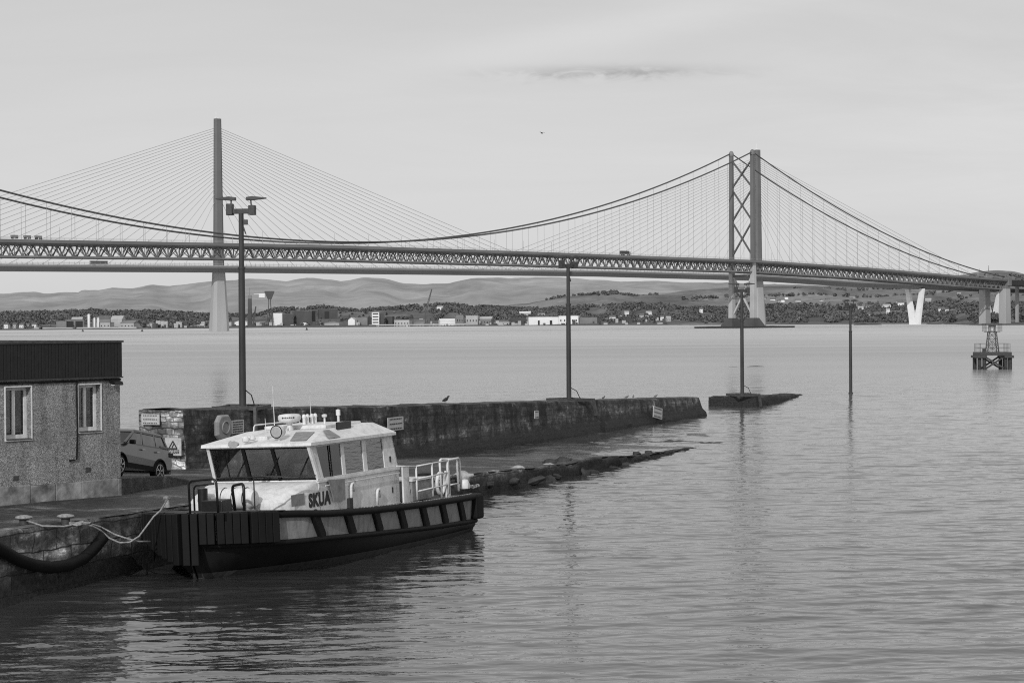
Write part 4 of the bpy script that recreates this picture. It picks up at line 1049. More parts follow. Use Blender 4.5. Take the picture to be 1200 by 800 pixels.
def lamp_loc(px, width=1.15):
    for Y in np.arange(80, 146, .05):
        X = (-13.2+(Y-79.4)*.419)-pnrm.x*width; yy = Y-pnrm.y*width
        if X/yy >= (px-600)/FPX: return Vector((X, yy, lerp(PT, yy)+.03))
l1 = lamp_loc(283.5); H1 = at(283.5, 250, l1.y).z-l1.z
make_lamp(l1, R(-8), H1, 'nearest lamp post, twin headed, standing on the pier behind the boat cabin', legdrop=1.2)
l2 = lamp_loc(666); H2 = at(666, 313, l2.y).z-l2.z
make_lamp(l2, R(35), H2, 'second lamp post out along the pier wall, mid photo', legdrop=.9)
l3 = gnd(869.5, 463.5, 1.1); l3 = Vector(((869.5-600)/FPX*158.6, 158.6, .93)); H3 = at(869.5, 342, l3.y).z-l3.z
make_lamp(l3, R(15), H3, 'third lamp post standing on the broken low end of the pier', legdrop=.9)
l4 = gnd(997, 461, 0); H4 = at(997, 360, l4.y).z-0
make_lamp(Vector((l4.x, l4.y, 0)), R(40), H4, 'farthest lamp post rising straight out of the open water', bracket=False)
# ------------------------------------------------------------------ rocks on slip edge, birds, foam
def rock(px, py, z, r_, label, mt='palerock', name='rock', group='loose stones lying along the slipway edge'):
    p = gnd(px, py, z); g = MB(); n1_, n2_ = 9, 12; rows = []
    sd = px*.37
    for i in range(n1_+1):
        th = math.pi*i/n1_; row = []
        for j in range(n2_+1):
            ph = 2*math.pi*(j % n2_)/n2_; v = Vector((math.sin(th)*math.cos(ph), math.sin(th)*math.sin(ph), math.cos(th)))
            k = 1+.5*noise.noise(v*1.3+Vector((sd, 0, 0)))+.2*noise.noise(v*3.5+Vector((0, sd, 0))); row.append((v.x*r_*1.3*k, v.y*r_*k, v.z*r_*.7*k))
        rows.append(row)
    g.grid(rows); o = g.build(name, M[mt], smooth=True); o.location = p+Vector((0, 0, r_*.3)); tag(o, label, 'rock', group); return o
for (px, py, z, r_, lb, mt) in ((543, 561, .85, .3, 'pale stone on the slipway just beyond the boat stern rope', 'palerock'), (606, 553.5, .55, .28, 'pale stone on the slip edge directly right of the stern', 'palerock'), (643, 549, .4, .25, 'pale stone beside the dark boulder on the slip edge', 'palerock'), (644.5, 544.5, .45, .28, 'dark boulder standing on the slip, nearest of the dark pair', 'rock'), (659.5, 543, .4, .3, 'dark boulder on the slip, farther of the near pair', 'rock'), (673, 545, .3, .22, 'small pale stone in the middle of the slip edge', 'palerock'), (710, 542, .2, .25, 'pale weedy stone where the slip edge meets the water', 'palerock'), (746, 532.5, .0, .16, 'dark rock awash left of its twin near the slip tip', 'rock'), (760, 531, .0, .15, 'dark rock awash right of its twin near the slip tip', 'rock')):
    rock(px, py, z, r_, lb, mt)
for i in range(11):
    Y = 79+i*2.1+random.uniform(-.9, .9); X = xedge(Y)+random.uniform(-.1, .3); rr = random.uniform(.16, .42); q = Vector((X, Y, max(-.12, zslip(X-.3, Y)-.35-rr*.8))); px = 600+FPX*X/Y
    o = rock(px, 540, .2, rr, 'dark weedy boulder, one of a row against the slipway edge', 'rock', 'boulder', 'weedy boulders along the foot of the slipway edge'); o.location = q; o.rotation_euler = (random.uniform(-.4, .4), random.uniform(-.4, .4), random.uniform(0, 6)); o.scale = (random.uniform(.8, 1.6), random.uniform(.8, 1.3), random.uniform(.7, 1.1))
for (px, py, r_, lb) in ((886, 430.3, .4, 'low dark rock awash right of the third lamp post'), (860, 430.6, .25, 'smallest dark rock awash left of the third lamp post')):
    rock(px, py, -.1, r_, lb, 'rock', 'awash_rock', 'dark rocks awash in mid firth')
for o in [o for o in COL.objects if o.name.startswith('awash_rock')]: o.scale = (2.2, 1, .35)
def bird(px, py, Y, label, mt='gull', sc=1.0, fly=False, cat='bird'):
    p = at(px, py, Y); t = thing('bird', p, random.uniform(0, 6), label, cat)
    g = MB(); g.tube([(-.22*sc, 0, .1*sc), (-.12*sc, 0, .13*sc), (.05*sc, 0, .18*sc), (.15*sc, 0, .24*sc), (.18*sc, 0, .30*sc), (.24*sc, 0, .31*sc), (.3*sc, 0, .30*sc)], [.01*sc, .06*sc, .085*sc, .05*sc, .04*sc, .035*sc, .006*sc], 8); g.build('body', M[mt], t, smooth=True)
    g = MB()
    if fly:
        for s in (-1, 1): g.loft([[(.08*sc, 0, .2*sc), (-.08*sc, 0, .2*sc), (-.08*sc, 0, .22*sc), (.08*sc, 0, .22*sc)], [(.12*sc, s*.3*sc, .32*sc), (-.05*sc, s*.3*sc, .32*sc), (-.05*sc, s*.3*sc, .335*sc), (.12*sc, s*.3*sc, .335*sc)], [(-.02*sc, s*.65*sc, .26*sc), (-.06*sc, s*.65*sc, .26*sc), (-.06*sc, s*.65*sc, .265*sc), (-.02*sc, s*.65*sc, .265*sc)]])
        g.build('wings', M[mt], t)
    else:
        for s in (-1, 1): g.tube([(0, s*.03*sc, .12*sc), (0, s*.03*sc, 0)], .008*sc, 5)
        g.build('legs', M['dark_steel'], t)
    return t
Yb = 105; bird(522, 472.2, 104.5, 'dark bird perched alone on the pier wall top above the boat stern', 'bird', 1.15)
for i, (px, lb) in enumerate(((707, 'first gull from the left on the pier wall end'), (734, 'leftmost of two adjoining gulls on the pier wall end'), (742, 'right one of two adjoining gulls on the pier wall end'), (768, 'last gull at the tip of the pier wall'))):
    Y = 128+i*3.3; p = at(px, 467, Y); b_ = bird(px, 467, Y, lb, 'gull2', .75)
    Yw = Y; X = p.x
    b_.location.z = lerp(PT, Y)+.06
bird(635, 157.5, 220, 'bird flying high over the middle of the firth', 'bird', .75, True)
# ------------------------------------------------------------------ dolphin beacon
bp_ = gnd(1166, 433, 0)
t = thing('beacon_platform', (bp_.x, bp_.y+1.5, 0), R(0), 'piled steel beacon platform with small lattice light tower standing in the water', 'beacon')
K = bp_.y/FPX; t.scale = (.94, 1, 1)
def bx(px): return (px-1166)*K
def bz(py): return CAMH-(py-hor(1166))*K
zd0, zd1 = bz(418.5), bz(412.5)
g = MB(); g.box(bx(1145.5), bx(1186.5), -1.8, 1.8, zd0+.25, zd1); g.box(bx(1143.5), bx(1155), -2.1, 2.1, zd0-.1, zd0+.25); g.box(bx(1177), bx(1188.5), -2.1, 2.1, zd0-.1, zd0+.25); g.build('platform', M['dark_steel'], t, bevel=.03)
for px in (1147, 1153, 1179.5, 1185):
    for y in (-1.4, 1.4):
        g = MB(); g.tube([(bx(px), y, -1.5), (bx(px), y, zd0)], .3, 10); g.build('pile', M['rock'] if (px+y) % 2 else M['dark_steel'], t, smooth='auto')
for y in (-1.3, 1.3):
    g = MB(); g.bar((bx(1155), y, zd0), (bx(1177), y, bz(431)), .22); g.bar((bx(1177), y+.1, zd0), (bx(1155), y+.1, bz(432)), .22); g.build('cross_brace', M['dark_steel'], t)
g = MB(); zt0, zt1 = zd1, bz(389)
for sx in (-1, 1):
    for sy in (-1, 1):
        g.bar((sx*.82, sy*.7, zt0), (sx*.52, sy*.45, zt1), .10)
nl = 3
for i in range(nl):
    f0, f1 = i/nl, (i+1)/nl; za, zb = zt0+(zt1-zt0)*f0, zt0+(zt1-zt0)*f1; wa, wb = .82-.3*f0, .82-.3*f1
    for sy in (-1, 1):
        ya, yb = sy*(.7-.25*f0), sy*(.7-.25*f1)
        g.bar((-wa, ya, za), (wb, yb, zb), .05); g.bar((wa, ya, za), (-wb, yb, zb), .05); g.bar((-wb, yb, zb), (wb, yb, zb), .07)
    for sx in (-1, 1):
        g.bar((sx*wa, -.7+.25*f0, za), (sx*wb, .7-.25*f1, zb), .05); g.bar((sx*wb, -.45, zb), (sx*wb, .45, zb), .06)
g.build('lattice_tower', M['dark_steel'], t)
g = MB(); g.box(-1.0, 1.0, -.8, .8, zt1, zt1+.08); g.build('gallery', M['dark_steel'], t)
g = MB(); ztop = bz(380.5)
g.box(-.45, .45, -.4, .4, ztop-.3, ztop); 
for sx in (-1, 1):
    for sy in (-1, 1): g.bar((sx*.42, sy*.36, zt1), (sx*.42, sy*.36, ztop), .07)
g.build('lantern_house', M['dark_steel'], t); g = MB(); g.lathe([(.14, zt1+.08), (.2, zt1+.2), (.2, zt1+.45), (.05, zt1+.55)], n=12); g.build('lantern', M['white'], t, smooth='auto')
def fence(mb, x0, x1, y0, y1, z0, h, n):
    for (xa, ya, xb, yb) in ((x0, y0, x1, y0), (x1, y0, x1, y1), (x1, y1, x0, y1), (x0, y1, x0, y0)):
        for q in range(n+1): mb.bar((xa+(xb-xa)*q/n, ya+(yb-ya)*q/n, z0), (xa+(xb-xa)*q/n, ya+(yb-ya)*q/n, z0+h), .035)
        for hh in (.5, 1): mb.bar((xa, ya, z0+h*hh), (xb, yb, z0+h*hh), .03)
g = MB(); fence(g, bx(1147.5), bx(1184.5), -1.7, 1.7, zd1, 1.15, 5); g.build('railing', M['dark_steel'], t)
g = MB(); fence(g, -1.2, 1.2, -.9, .9, zt1+.05, 1.1, 4); g.build('gallery_railing', M['dark_steel'], t)
g = MB(); g.box(bx(1152), bx(1156), -1.2, -.7, zd1, zd1+.5); g.build('battery_box', M['dark_steel'], t)
# ------------------------------------------------------------------ suspension bridge
T0 = Vector((207.7, 1766.0)); ad_ = Vector((525.7, 547)).normalized(); an_ = Vector((ad_.y, -ad_.x))
arz = math.atan2(ad_.y, ad_.x)
sb = thing('suspension_bridge', (T0.x, T0.y, 0), arz, 'nearer suspension road bridge with trussed deck, twin main cables and X-braced tower', 'bridge')
# local x along toward north (right/away), y: away from camera (+) ; near side = -y
SDZ = [(-1000, 59), (-758, 60.1), (-503, 62.6), (-300, 62.2), (-1, 60.8), (177, 56.8), (330, 51.6), (440, 48.3), (700, 40)]
def dz(x): return lerp(SDZ, x)
HW = 12.0; TD = 9.0; SIDE = 440
def cabz(x):
    if x <= 0: return 64.8+(157.5-64.8)*((x+503)/503)**2
    f = x/SIDE; return 157.5+(50.5-157.5)*f-4*15.5*f*(1-f)
for sy in (-1, 1):
    P = [(x, sy*HW, cabz(x)) for x in list(np.arange(-900, 0, 15))+[0]+list(np.arange(10, SIDE+1, 15))+[SIDE]]
    g = MB(); g.tube(P, .62, 6); g.build('main_cable', M['cable'], sb, smooth=True)
# hangers
hu = MB(); hu.tube([(0, 0, 0), (0, 0, 1)], .13, 4); h0 = None; hl = []
for x in list(np.arange(-18.3*45, -10, 18.3))+list(np.arange(18.3, SIDE-20, 18.3)):
    for sy in (-1, 1):
        if cabz(x)-dz(x) > 4: hl.append((x, sy*HW))
hl.sort(key=lambda q: -(cabz(q[0])-dz(q[0])))
rest = MB()
for i, (x, y) in enumerate(hl):
    hgt = cabz(x)-dz(x)
    if i < 98:
        if h0 is None: h0 = hu.build('hanger', M['hang'], sb); c = h0
        else: c = h0.copy(); COL.objects.link(c)
        c.parent = sb; c.location = (x, y, dz(x)); c.scale = (1, 1, hgt)
    else: rest.tube([(x, y, dz(x)), (x, y, cabz(x))], .16, 4)
tag(rest.build('short_hangers', M['stay'], sb), kind='stuff')
# deck & truss
xs = list(np.arange(-960, SIDE+1, 9.15))
g = MB()
rows = [[(x, -16.5, dz(x)-.2), (x, 16.5, dz(x)-.2), (x, 16.5, dz(x)-2.2), (x, 11, dz(x)-2.6), (x, -11, dz(x)-2.6), (x, -16.5, dz(x)-2.2), (x, -16.5, dz(x)-.2)] for x in xs[::4]+[xs[-1]]]
g.grid(rows); g.build('deck', M['bdeck'], sb)
for sy in (-1, 1):
    g = MB()
    for i in range(len(xs)-1):
        a, b_ = xs[i], xs[i+1]; m_ = (a+b_)/2; zt_ = lambda x: dz(x)-2.6; zb_ = lambda x: dz(x)-2.6-TD+1
        g.bar((a, sy*HW, zt_(a)), (b_, sy*HW, zt_(b_)), .9, 1.0); g.bar((a, sy*HW, zb_(a)), (b_, sy*HW, zb_(b_)), .9, 1.1)
        g.bar((a, sy*HW, zb_(a)), (m_, sy*HW, zt_(m_)), .7); g.bar((m_, sy*HW, zt_(m_)), (b_, sy*HW, zb_(b_)), .7)
        g.bar((a, sy*HW, zb_(a)), (a, sy*HW, zt_(a)), .3)
    g.build('truss', M['truss'], sb)
g = MB()
for i, a in enumerate(xs[:-1]):
    g.bar((a, -HW, dz(a)-1.6-TD), (a, HW, dz(a)-1.6-TD), .5); g.bar((a, -HW, dz(a)-3.2), (a, HW, dz(a)-3.2), .6)
    if i % 2 == 0: g.bar((a, -HW, dz(a)-1.6-TD), (a+9.15, HW, dz(a)-1.6-TD), .35)
    g.bar((a, -HW, dz(a)-3.2), (a, 0, dz(a)-1.6-TD), .35); g.bar((a, HW, dz(a)-3.2), (a, 0, dz(a)-1.6-TD), .35)
g.build('cross_girders', M['truss'], sb)
g = MB()
for sy in (-1, 1):
    g = MB()
    for a, b_ in zip(xs[::2], xs[2::2]):
        for hh in (.5, 1.1): g.bar((a, sy*16.3, dz(a)+hh), (b_, sy*16.3, dz(b_)+hh), .14)
    for a in xs: g.bar((a, sy*16.3, dz(a)), (a, sy*16.3, dz(a)+1.1), .16)
    g.build('parapet', M['barrier'], sb)
# main tower
for sy in (-1, 1):
    nmr = 'tower_leg'
    g = MB(); zdk = dz(0)-2
    def rect(wx, wy, z, cy): return [(-wx, cy-wy, z), (wx, cy-wy, z), (wx, cy+wy, z), (-wx, cy+wy, z)]
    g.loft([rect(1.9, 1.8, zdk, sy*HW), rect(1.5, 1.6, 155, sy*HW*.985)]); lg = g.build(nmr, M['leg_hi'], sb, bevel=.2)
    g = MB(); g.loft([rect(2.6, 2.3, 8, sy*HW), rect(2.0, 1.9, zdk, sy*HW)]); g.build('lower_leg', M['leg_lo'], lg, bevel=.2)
    g = MB(); g.lathe([(2.3, 155), (2.5, 156.5), (1.8, 158.5), (.8, 159.6)], (0, sy*HW*.985, 0), 12); g.build('saddle', M['truss'], lg)
    g = MB(); g.loft([[(-9, sy*HW-7, 1), (9, sy*HW-7, 1), (9, sy*HW+7, 1), (-9, sy*HW+7, 1)], [(-4, sy*HW-3.4, 9), (4, sy*HW-3.4, 9), (4, sy*HW+3.4, 9), (-4, sy*HW+3.4, 9)]]); g.build('footing', M['fdark'], lg)
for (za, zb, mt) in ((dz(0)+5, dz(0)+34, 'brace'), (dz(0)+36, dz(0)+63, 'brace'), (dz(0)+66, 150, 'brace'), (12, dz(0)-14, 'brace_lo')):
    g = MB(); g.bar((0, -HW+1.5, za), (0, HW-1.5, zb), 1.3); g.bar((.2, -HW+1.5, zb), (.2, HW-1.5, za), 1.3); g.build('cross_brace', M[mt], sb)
g = MB(); g.bar((0, -HW, dz(0)-14), (0, HW, dz(0)-14), 1.5, 2); g.build('portal_beam', M['truss'], sb)
g = MB(); g.loft([[(-42, -24, -2), (46, -24, -2), (46, 22, -2), (-42, 22, -2)], [(-42, -24, 1.5), (46, -24, 1.5), (46, 22, 1.5), (-42, 22, 1.5)]]); g.build('caisson', M['rock'], sb)
# side tower & approach piers
for sy in (-1, 1):
    g = MB(); x = SIDE; w1_ = 5.5
    g.loft([[(x-5.5, sy*HW-4.2, 1), (x+5.5, sy*HW-4.2, 1), (x+5.5, sy*HW+4.2, 1), (x-5.5, sy*HW+4.2, 1)], [(x-5, sy*HW-3.8, dz(x)-TD-1), (x+5, sy*HW-3.8, dz(x)-TD-1), (x+5, sy*HW+3.8, dz(x)-TD-1), (x-5, sy*HW+3.8, dz(x)-TD-1)]]); g.build('side_tower', M['conc_lo'], sb, bevel=.3)
g = MB(); g.box(SIDE-5, SIDE+5, -HW-4, HW+4, dz(SIDE)-TD-1, dz(SIDE)-TD+2); g.box(SIDE-1, SIDE+6, -HW-5, -HW+4.5, dz(SIDE)-TD+2, dz(SIDE)+2.5); g.build('side_tower_head', M['truss'], sb, bevel=.3)
for x in (SIDE+62, SIDE+124):
    for sy in (-1, 1):
        g = MB(); g.box(x-1.6, x+1.6, sy*8.5-1.4, sy*8.5+1.4, -1, dz(x)-5); g.build('approach_pier', M['conc_lo'], sb)
g = MB(); x0, x1 = SIDE+5, SIDE+320; g.loft([[(x0, -16, dz(x0)-.4), (x0, 16, dz(x0)-.4), (x0, 11, dz(x0)-5), (x0, -11, dz(x0)-5)], [(x1, -16, dz(x1)-.4), (x1, 16, dz(x1)-.4), (x1, 11, dz(x1)-5), (x1, -11, dz(x1)-5)]]); g.build('approach_deck', M['bdeck'], sb)
g = MB()
for x in np.arange(-880, SIDE, 33.0):
    g.bar((x, 0, dz(x)-.2), (x, 0, dz(x)+9), .16)
g.build('lamp_standards', M['stay'], sb)
def wpt(obj_T, d_, n_, x, y, z): return Vector((obj_T.x+d_.x*x-n_.x*y, obj_T.y+d_.y*x-n_.y*y, z))
def box_vehicle(x, y, z, T, d_, n_, rz, Lh, Hh, W_, label, cat, name, cab=True):
    t = thing(name, wpt(T, d_, n_, x, y, z), rz, label, cat); o = 2.2 if cab else 0
    g = MB(); g.box(-Lh/2, Lh/2-o, -W_/2, W_/2, 1.0, Hh); g.build('body', M['fdark'] if cab else M['fgrey'], t, bevel=.15)
    if cab:
        g = MB(); g.loft([[(Lh/2-2, -W_/2, .7), (Lh/2, -W_/2, .7), (Lh/2, W_/2, .7), (Lh/2-2, W_/2, .7)], [(Lh/2-2, -W_/2, 3.2), (Lh/2-.4, -W_/2, 3.2), (Lh/2-.4, W_/2, 3.2), (Lh/2-2, W_/2, 3.2)]]); g.build('cab', M['fpale'], t)
    else:
        g = MB(); g.box(-Lh/2+.5, Lh/2-.5, -W_/2-.03, W_/2+.03, 1.9, 2.8); g.box(-Lh/2+.5, Lh/2-.5, -W_/2-.03, W_/2+.03, 3.2, 3.9) if Hh > 4 else None; g.build('windows', M['fwin'], t) if Lh > 5 else None
    RXm = Matrix.Rotation(math.pi/2, 3, 'X')
    for xx in (-Lh*.32, -Lh*.22, Lh*.36):
        for s in (-1, 1):
            g = MB(); g.lathe([(.5, -.15), (.5, .15)], (xx, s*(W_/2-.1), .5), 12, RXm); g.build('wheel', M['black_rubber'], t)
    return t
def find_x(T, d_, px, y=0, n_=None):
    k = (px-600)/FPX; bx0, by0 = T.x-n_.x*y, T.y-n_.y*y; return (k*by0-bx0)/(d_.x-k*d_.y)
box_vehicle(find_x(T0, ad_, 733.5, -8, an_), -8, dz(-170)-.1, T0, ad_, an_, arz, 12, 3.9, 2.5, 'dark lorry crossing the trussed suspension bridge deck', 'lorry', 'lorry')
for px_, lb_ in ((18, 'small dark car on the suspension bridge deck, nearest the left frame edge'), (33, 'small dark car on the suspension bridge deck, second from the left frame edge'), (46, 'small dark car on the suspension bridge deck, third from the left frame edge')):
    box_vehicle(find_x(T0, ad_, px_, -13, an_), -13, dz(-740)+.1, T0, ad_, an_, arz, 4.6, 2.3, 1.9, lb_, 'car', 'distant_car', cab=False)
# ------------------------------------------------------------------ cable stayed bridge
Q0 = Vector((-284.7, 1909.0)); qd = Vector((573.7, 391)).normalized(); qn = Vector((qd.y, -qd.x)); qrz = math.atan2(qd.y, qd.x); QL = 694.0
qb = thing('cable_stayed_bridge', (Q0.x, Q0.y, 0), qrz, 'farther cable-stayed bridge with slender single towers and fans of pale stays', 'bridge')
QZ = [(-800, 59), (-219, 61.6), (0, 62.3), (458, 61.8), (694, 58.5), (846, 52), (951, 49.8), (1066, 47.3), (1500, 38)]
def qz(x): return lerp(QZ, x)
xs = [x for x in np.arange(-560, 1401, 20)]
g = MB(); rows = [[(x, -19.5, qz(x)), (x, 19.5, qz(x)), (x, 19.5, qz(x)-1.6), (x, 9, qz(x)-5.4), (x, -9, qz(x)-5.4), (x, -19.5, qz(x)-1.6), (x, -19.5, qz(x))] for x in xs]; g.grid(rows); g.build('deck', M['qdeck'], qb)
for sy in (-1, 1):
    g = MB()
    for a, b_ in zip(xs, xs[1:]):
        g.bar((a, sy*19.3, qz(a)+2.0), (b_, sy*19.3, qz(b_)+2.0), .12, .3); g.bar((a, sy*19.3, qz(a)+.5), (b_, sy*19.3, qz(b_)+.5), .1, .7)
        for q in range(4):
            x = a+5*q; g.bar((x, sy*19.3, qz(x)), (x, sy*19.3, qz(x)+3.2), .22)
    g.build('wind_barrier', M['barrier'], qb)
for ti, tx in enumerate((0.0, QL)):
    g = MB(); zdk = qz(tx)-1
    def oct_(w, d_, z): 
        return [(tx+w*a, d_*b_, z) for a, b_ in ((-1, -.6), (-.6, -1), (.6, -1), (1, -.6), (1, .6), (.6, 1), (-.6, 1), (-1, .6))]
    wt_ = 1.0
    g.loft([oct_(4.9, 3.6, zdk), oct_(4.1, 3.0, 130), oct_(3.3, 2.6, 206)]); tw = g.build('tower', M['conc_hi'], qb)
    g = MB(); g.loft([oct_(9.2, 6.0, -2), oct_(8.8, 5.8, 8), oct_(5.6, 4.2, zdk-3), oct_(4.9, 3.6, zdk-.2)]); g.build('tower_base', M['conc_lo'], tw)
    g = MB(); g.box(tx-1.2, tx+1.2, -1, 1, 206, 207.6); g.box(tx-2.6, tx-1.8, -.4, .4, 206, 207.6); g.box(tx+1.8, tx+2.6, -.4, .4, 206, 207.6); g.tube([(tx-1.5, 0, 206), (tx-1.5, 0, 213)], .15, 5); g.build('beacon_lights', M['fwhite'], tw)
    for sd in (-1, 1):
        for i in range(24):
            f = i/23; xx = tx+sd*(36+(405-36)*f); za = 128+(197-128)*f**.75
            g = MB(); g.tube([(tx+sd*2.5, 0, za), (xx, 0, qz(xx)+.5)], .24, 4); g.build('stay', M['stay'], qb)
def vpier(px_):
    x = find_x(Q0, qd, px_, 0, qn); zt_ = qz(x)-5.2; ztb = 8
    g = MB(); D_ = 1.7
    def rr(y0, y1, z, d_=D_): return [(x-d_, y0, z), (x+d_, y0, z), (x+d_, y1, z), (x-d_, y1, z)]
    g.loft([rr(-8.3, 8.3, -2), rr(-9.2, 9.2, ztb)])
    for s_ in (-1, 1): g.loft([rr(s_*.3, s_*9.2, ztb), rr(s_*9.2, s_*15.4, zt_)])
    g.build('v_pier', M['vwhite'], qb)
    g = MB(); g.bar((x, -12, zt_-4.5), (x, 12, zt_-4.5), 1, 1.2); g.build('pier_tie', M['vwhite'], qb)
vpier(1072.5); vpier(1163)
xq = find_x(Q0, qd, 109, -12, qn); xbus = find_x(Q0, qd, 115.5, -12, qn)
box_vehicle(xbus, -14, qz(xbus)+.05, Q0, qd, qn, qrz, 17, 4.4, 2.6, 'double deck coach on the cable-stayed bridge deck left of its centre tower', 'bus', 'coach', cab=False)
# ------------------------------------------------------------------ far land
def polar_strip(name, ridge, Ynear, Yfar, znear, mat, px0, px1, step, rough, kind='structure', label=None, nd=10, shape=1.0, rs=1.0, tail=True):
    g = MB(); rows = []
    for px in np.arange(px0, px1+1, step):
        yn = Ynear(px) if callable(Ynear) else Ynear; yf = Yfar(px) if callable(Yfar) else Yfar
        zr = CAMH+(hor(px)-lerp(ridge, px))*yf/FPX
        row = []
        for j in range(nd+1):
            f = j/nd; Y = yn+(yf-yn)*f; X = (px-600)/FPX*Y
            z = znear+(zr-znear)*(sm(f)*.6+f*.4)**shape + rough*noise.noise(Vector((X, Y, 0))*(rs/ (yf*.02)))*math.sin(math.pi*min(f, 1))
            row.append((X, Y, z))
        if tail:
            Y = yf*1.06; row.append(((px-600)/FPX*Y, Y, zr*.8)); Y = yf*1.25; row.append(((px-600)/FPX*Y, Y, -5))
        rows.append(row)
    g.grid(rows); o = g.build(name, mat, smooth=True, recalc=False); tag(o, kind=kind); return o
OC = [(-200, 343), (0, 344), (42, 341.7), (50, 343.7), (93, 343), (97, 340), (117, 340), (132, 337), (155, 338), (178, 333.7), (200, 336), (222, 334), (245, 330), (262, 329), (294, 326.5), (320, 328), (336, 330), (360, 326.5), (381, 328), (400, 330), (427, 325), (450, 326), (473, 332), (500, 333), (527, 331.7), (550, 326.7), (577, 325), (600, 326.7), (650, 326), (700, 328), (733, 330), (767, 329), (800, 331), (850, 331), (900, 333), (1000, 337), (1150, 340), (1400, 345)]
def ocj(px): return 0
OC2 = []
for px in range(-200, 1401, 4): OC2.append((px, lerp(OC, px)+.7*noise.noise(Vector((px*.06, 0, 0)))+.3*noise.noise(Vector((px*.2, 1, 0)))))
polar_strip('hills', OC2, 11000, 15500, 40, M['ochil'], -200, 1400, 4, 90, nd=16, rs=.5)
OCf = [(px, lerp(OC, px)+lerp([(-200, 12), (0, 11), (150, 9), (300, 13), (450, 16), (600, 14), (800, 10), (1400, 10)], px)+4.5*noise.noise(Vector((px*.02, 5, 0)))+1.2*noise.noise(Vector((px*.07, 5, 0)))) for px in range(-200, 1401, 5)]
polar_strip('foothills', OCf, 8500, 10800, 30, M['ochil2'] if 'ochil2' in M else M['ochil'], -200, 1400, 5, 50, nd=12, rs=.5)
BR = [(-200, 372), (350, 370), (470, 366), (560, 361), (620, 355), (667, 347), (700, 344.5), (720, 342.5), (745, 346), (780, 344), (800, 341), (850, 337), (900, 335), (1000, 335), (1060, 334), (1100, 328), (1130, 321.5), (1150, 318), (1167, 316.7), (1185, 317.3), (1200, 321), (1260, 328), (1400, 335)]
BR2 = [(px, lerp(BR, px)+.5*noise.noise(Vector((px*.08, 7, 0)))) for px in range(-200, 1401, 4)]
polar_strip('hillside', BR2, 4300, 6500, 12, M['field'], 330, 1400, 5, 25, nd=14, rs=.8)
SH = [(-200, 2850), (100, 2850), (200, 2950), (300, 3250), (500, 3400), (700, 3150), (850, 2950), (1000, 2850), (1100, 2700), (1125, 2300), (1150, 2020), (1300, 2000)]
RG = [(-200, 363), (0, 363.5), (60, 362), (100, 361), (110, 359.5), (130, 362), (200, 362), (240, 365), (300, 365), (325, 358), (380, 356), (420, 360), (440, 358), (500, 354.5), (520, 353), (560, 355), (610, 358), (640, 359), (680, 355), (720, 353), (760, 352), (800, 357), (850, 357), (880, 354.5), (910, 354), (960, 355), (1000, 358), (1060, 354), (1090, 352), (1130, 352), (1200, 351), (1400, 351)]
def YA(px): return lerp([(-200, 4100), (600, 4100), (850, 3700), (1050, 3500), (1130, 3300), (1400, 3200)], px)
def zA(px, Y):
    ys_ = lerp(SH, px); yf = YA(px); zr = CAMH+(hor(px)-lerp(RG, px))*yf/FPX - 10
    f = (Y-ys_)/(yf-ys_); return 1.0+(zr-1.0)*max(0, (sm((f-.12)/.88)*.7+max(0, f-.1)*.33)) + 1.5*sm(f*8)
g = MB(); rows = []
for px in np.arange(-200, 1401, 8):
    row = [((px-600)/FPX*(lerp(SH, px)-6), lerp(SH, px)-6, -1.5)]
    for j in range(19):
        Y = lerp(SH, px)+(YA(px)-lerp(SH, px))*j/18; row.append(((px-600)/FPX*Y, Y, zA(px, Y)+(1.5*noise.noise(Vector((px*.1, Y*.01, 0))) if j > 1 else 0)))
    Y = YA(px)*1.1; row.append(((px-600)/FPX*Y, Y, zA(px, YA(px))*.5)); Y = YA(px)*1.35; row.append(((px-600)/FPX*Y, Y, -3)); rows.append(row)
g.grid(rows); tag(g.build('shore_land', M['shore'], smooth=True, recalc=False), kind='structure')
# woods
def wood(name, label, spots, mat, quads=56, seed=1, kind='stuff'):
    rng = np.random.RandomState(seed); V = []; nq = 0
    for (X, Y, Z, r_, h_) in spots:
        n = quads; u = rng.normal(size=(n, 3)); u /= np.linalg.norm(u, axis=1)[:, None]
        rad = rng.uniform(.55, 1.0, n)[:, None]; lob = 1+.28*np.sin(u[:, :1]*3+X)+.2*np.cos(u[:, 1:2]*4+Y)
        c = u*rad*lob*np.array([r_, r_, h_*.46])+np.array([X, Y, Z+h_*.55])
        nrm = u+.5*rng.normal(size=(n, 3)); nrm /= np.linalg.norm(nrm, axis=1)[:, None]
        t1 = np.cross(nrm, rng.normal(size=(n, 3))); t1 /= np.linalg.norm(t1, axis=1)[:, None]; t2 = np.cross(nrm, t1)
        s = rng.uniform(.28, .55, n)[:, None]*r_
        q = np.stack([c-t1*s-t2*s*.7, c+t1*s-t2*s*.5, c+t1*s*.8+t2*s, c-t1*s*.9+t2*s*.8], 1); V.append(q.reshape(-1, 3)); nq += n
    V = np.concatenate(V).astype(np.float32); me = bpy.data.meshes.new(name); me.vertices.add(len(V)); me.vertices.foreach_set('co', V.ravel())
    me.loops.add(nq*4); me.polygons.add(nq); me.loops.foreach_set('vertex_index', np.arange(nq*4, dtype=np.int32)); me.polygons.foreach_set('loop_start', np.arange(0, nq*4, 4, dtype=np.int32)); me.polygons.foreach_set('loop_total', np.full(nq, 4, dtype=np.int32))
    me.update(); me.materials.append(mat); o = bpy.data.objects.new(name, me); COL.objects.link(o)
    if label: tag(o, label, 'woodland' if kind == 'stuff' else 'tree')
    if kind: o['kind'] = kind
    return o
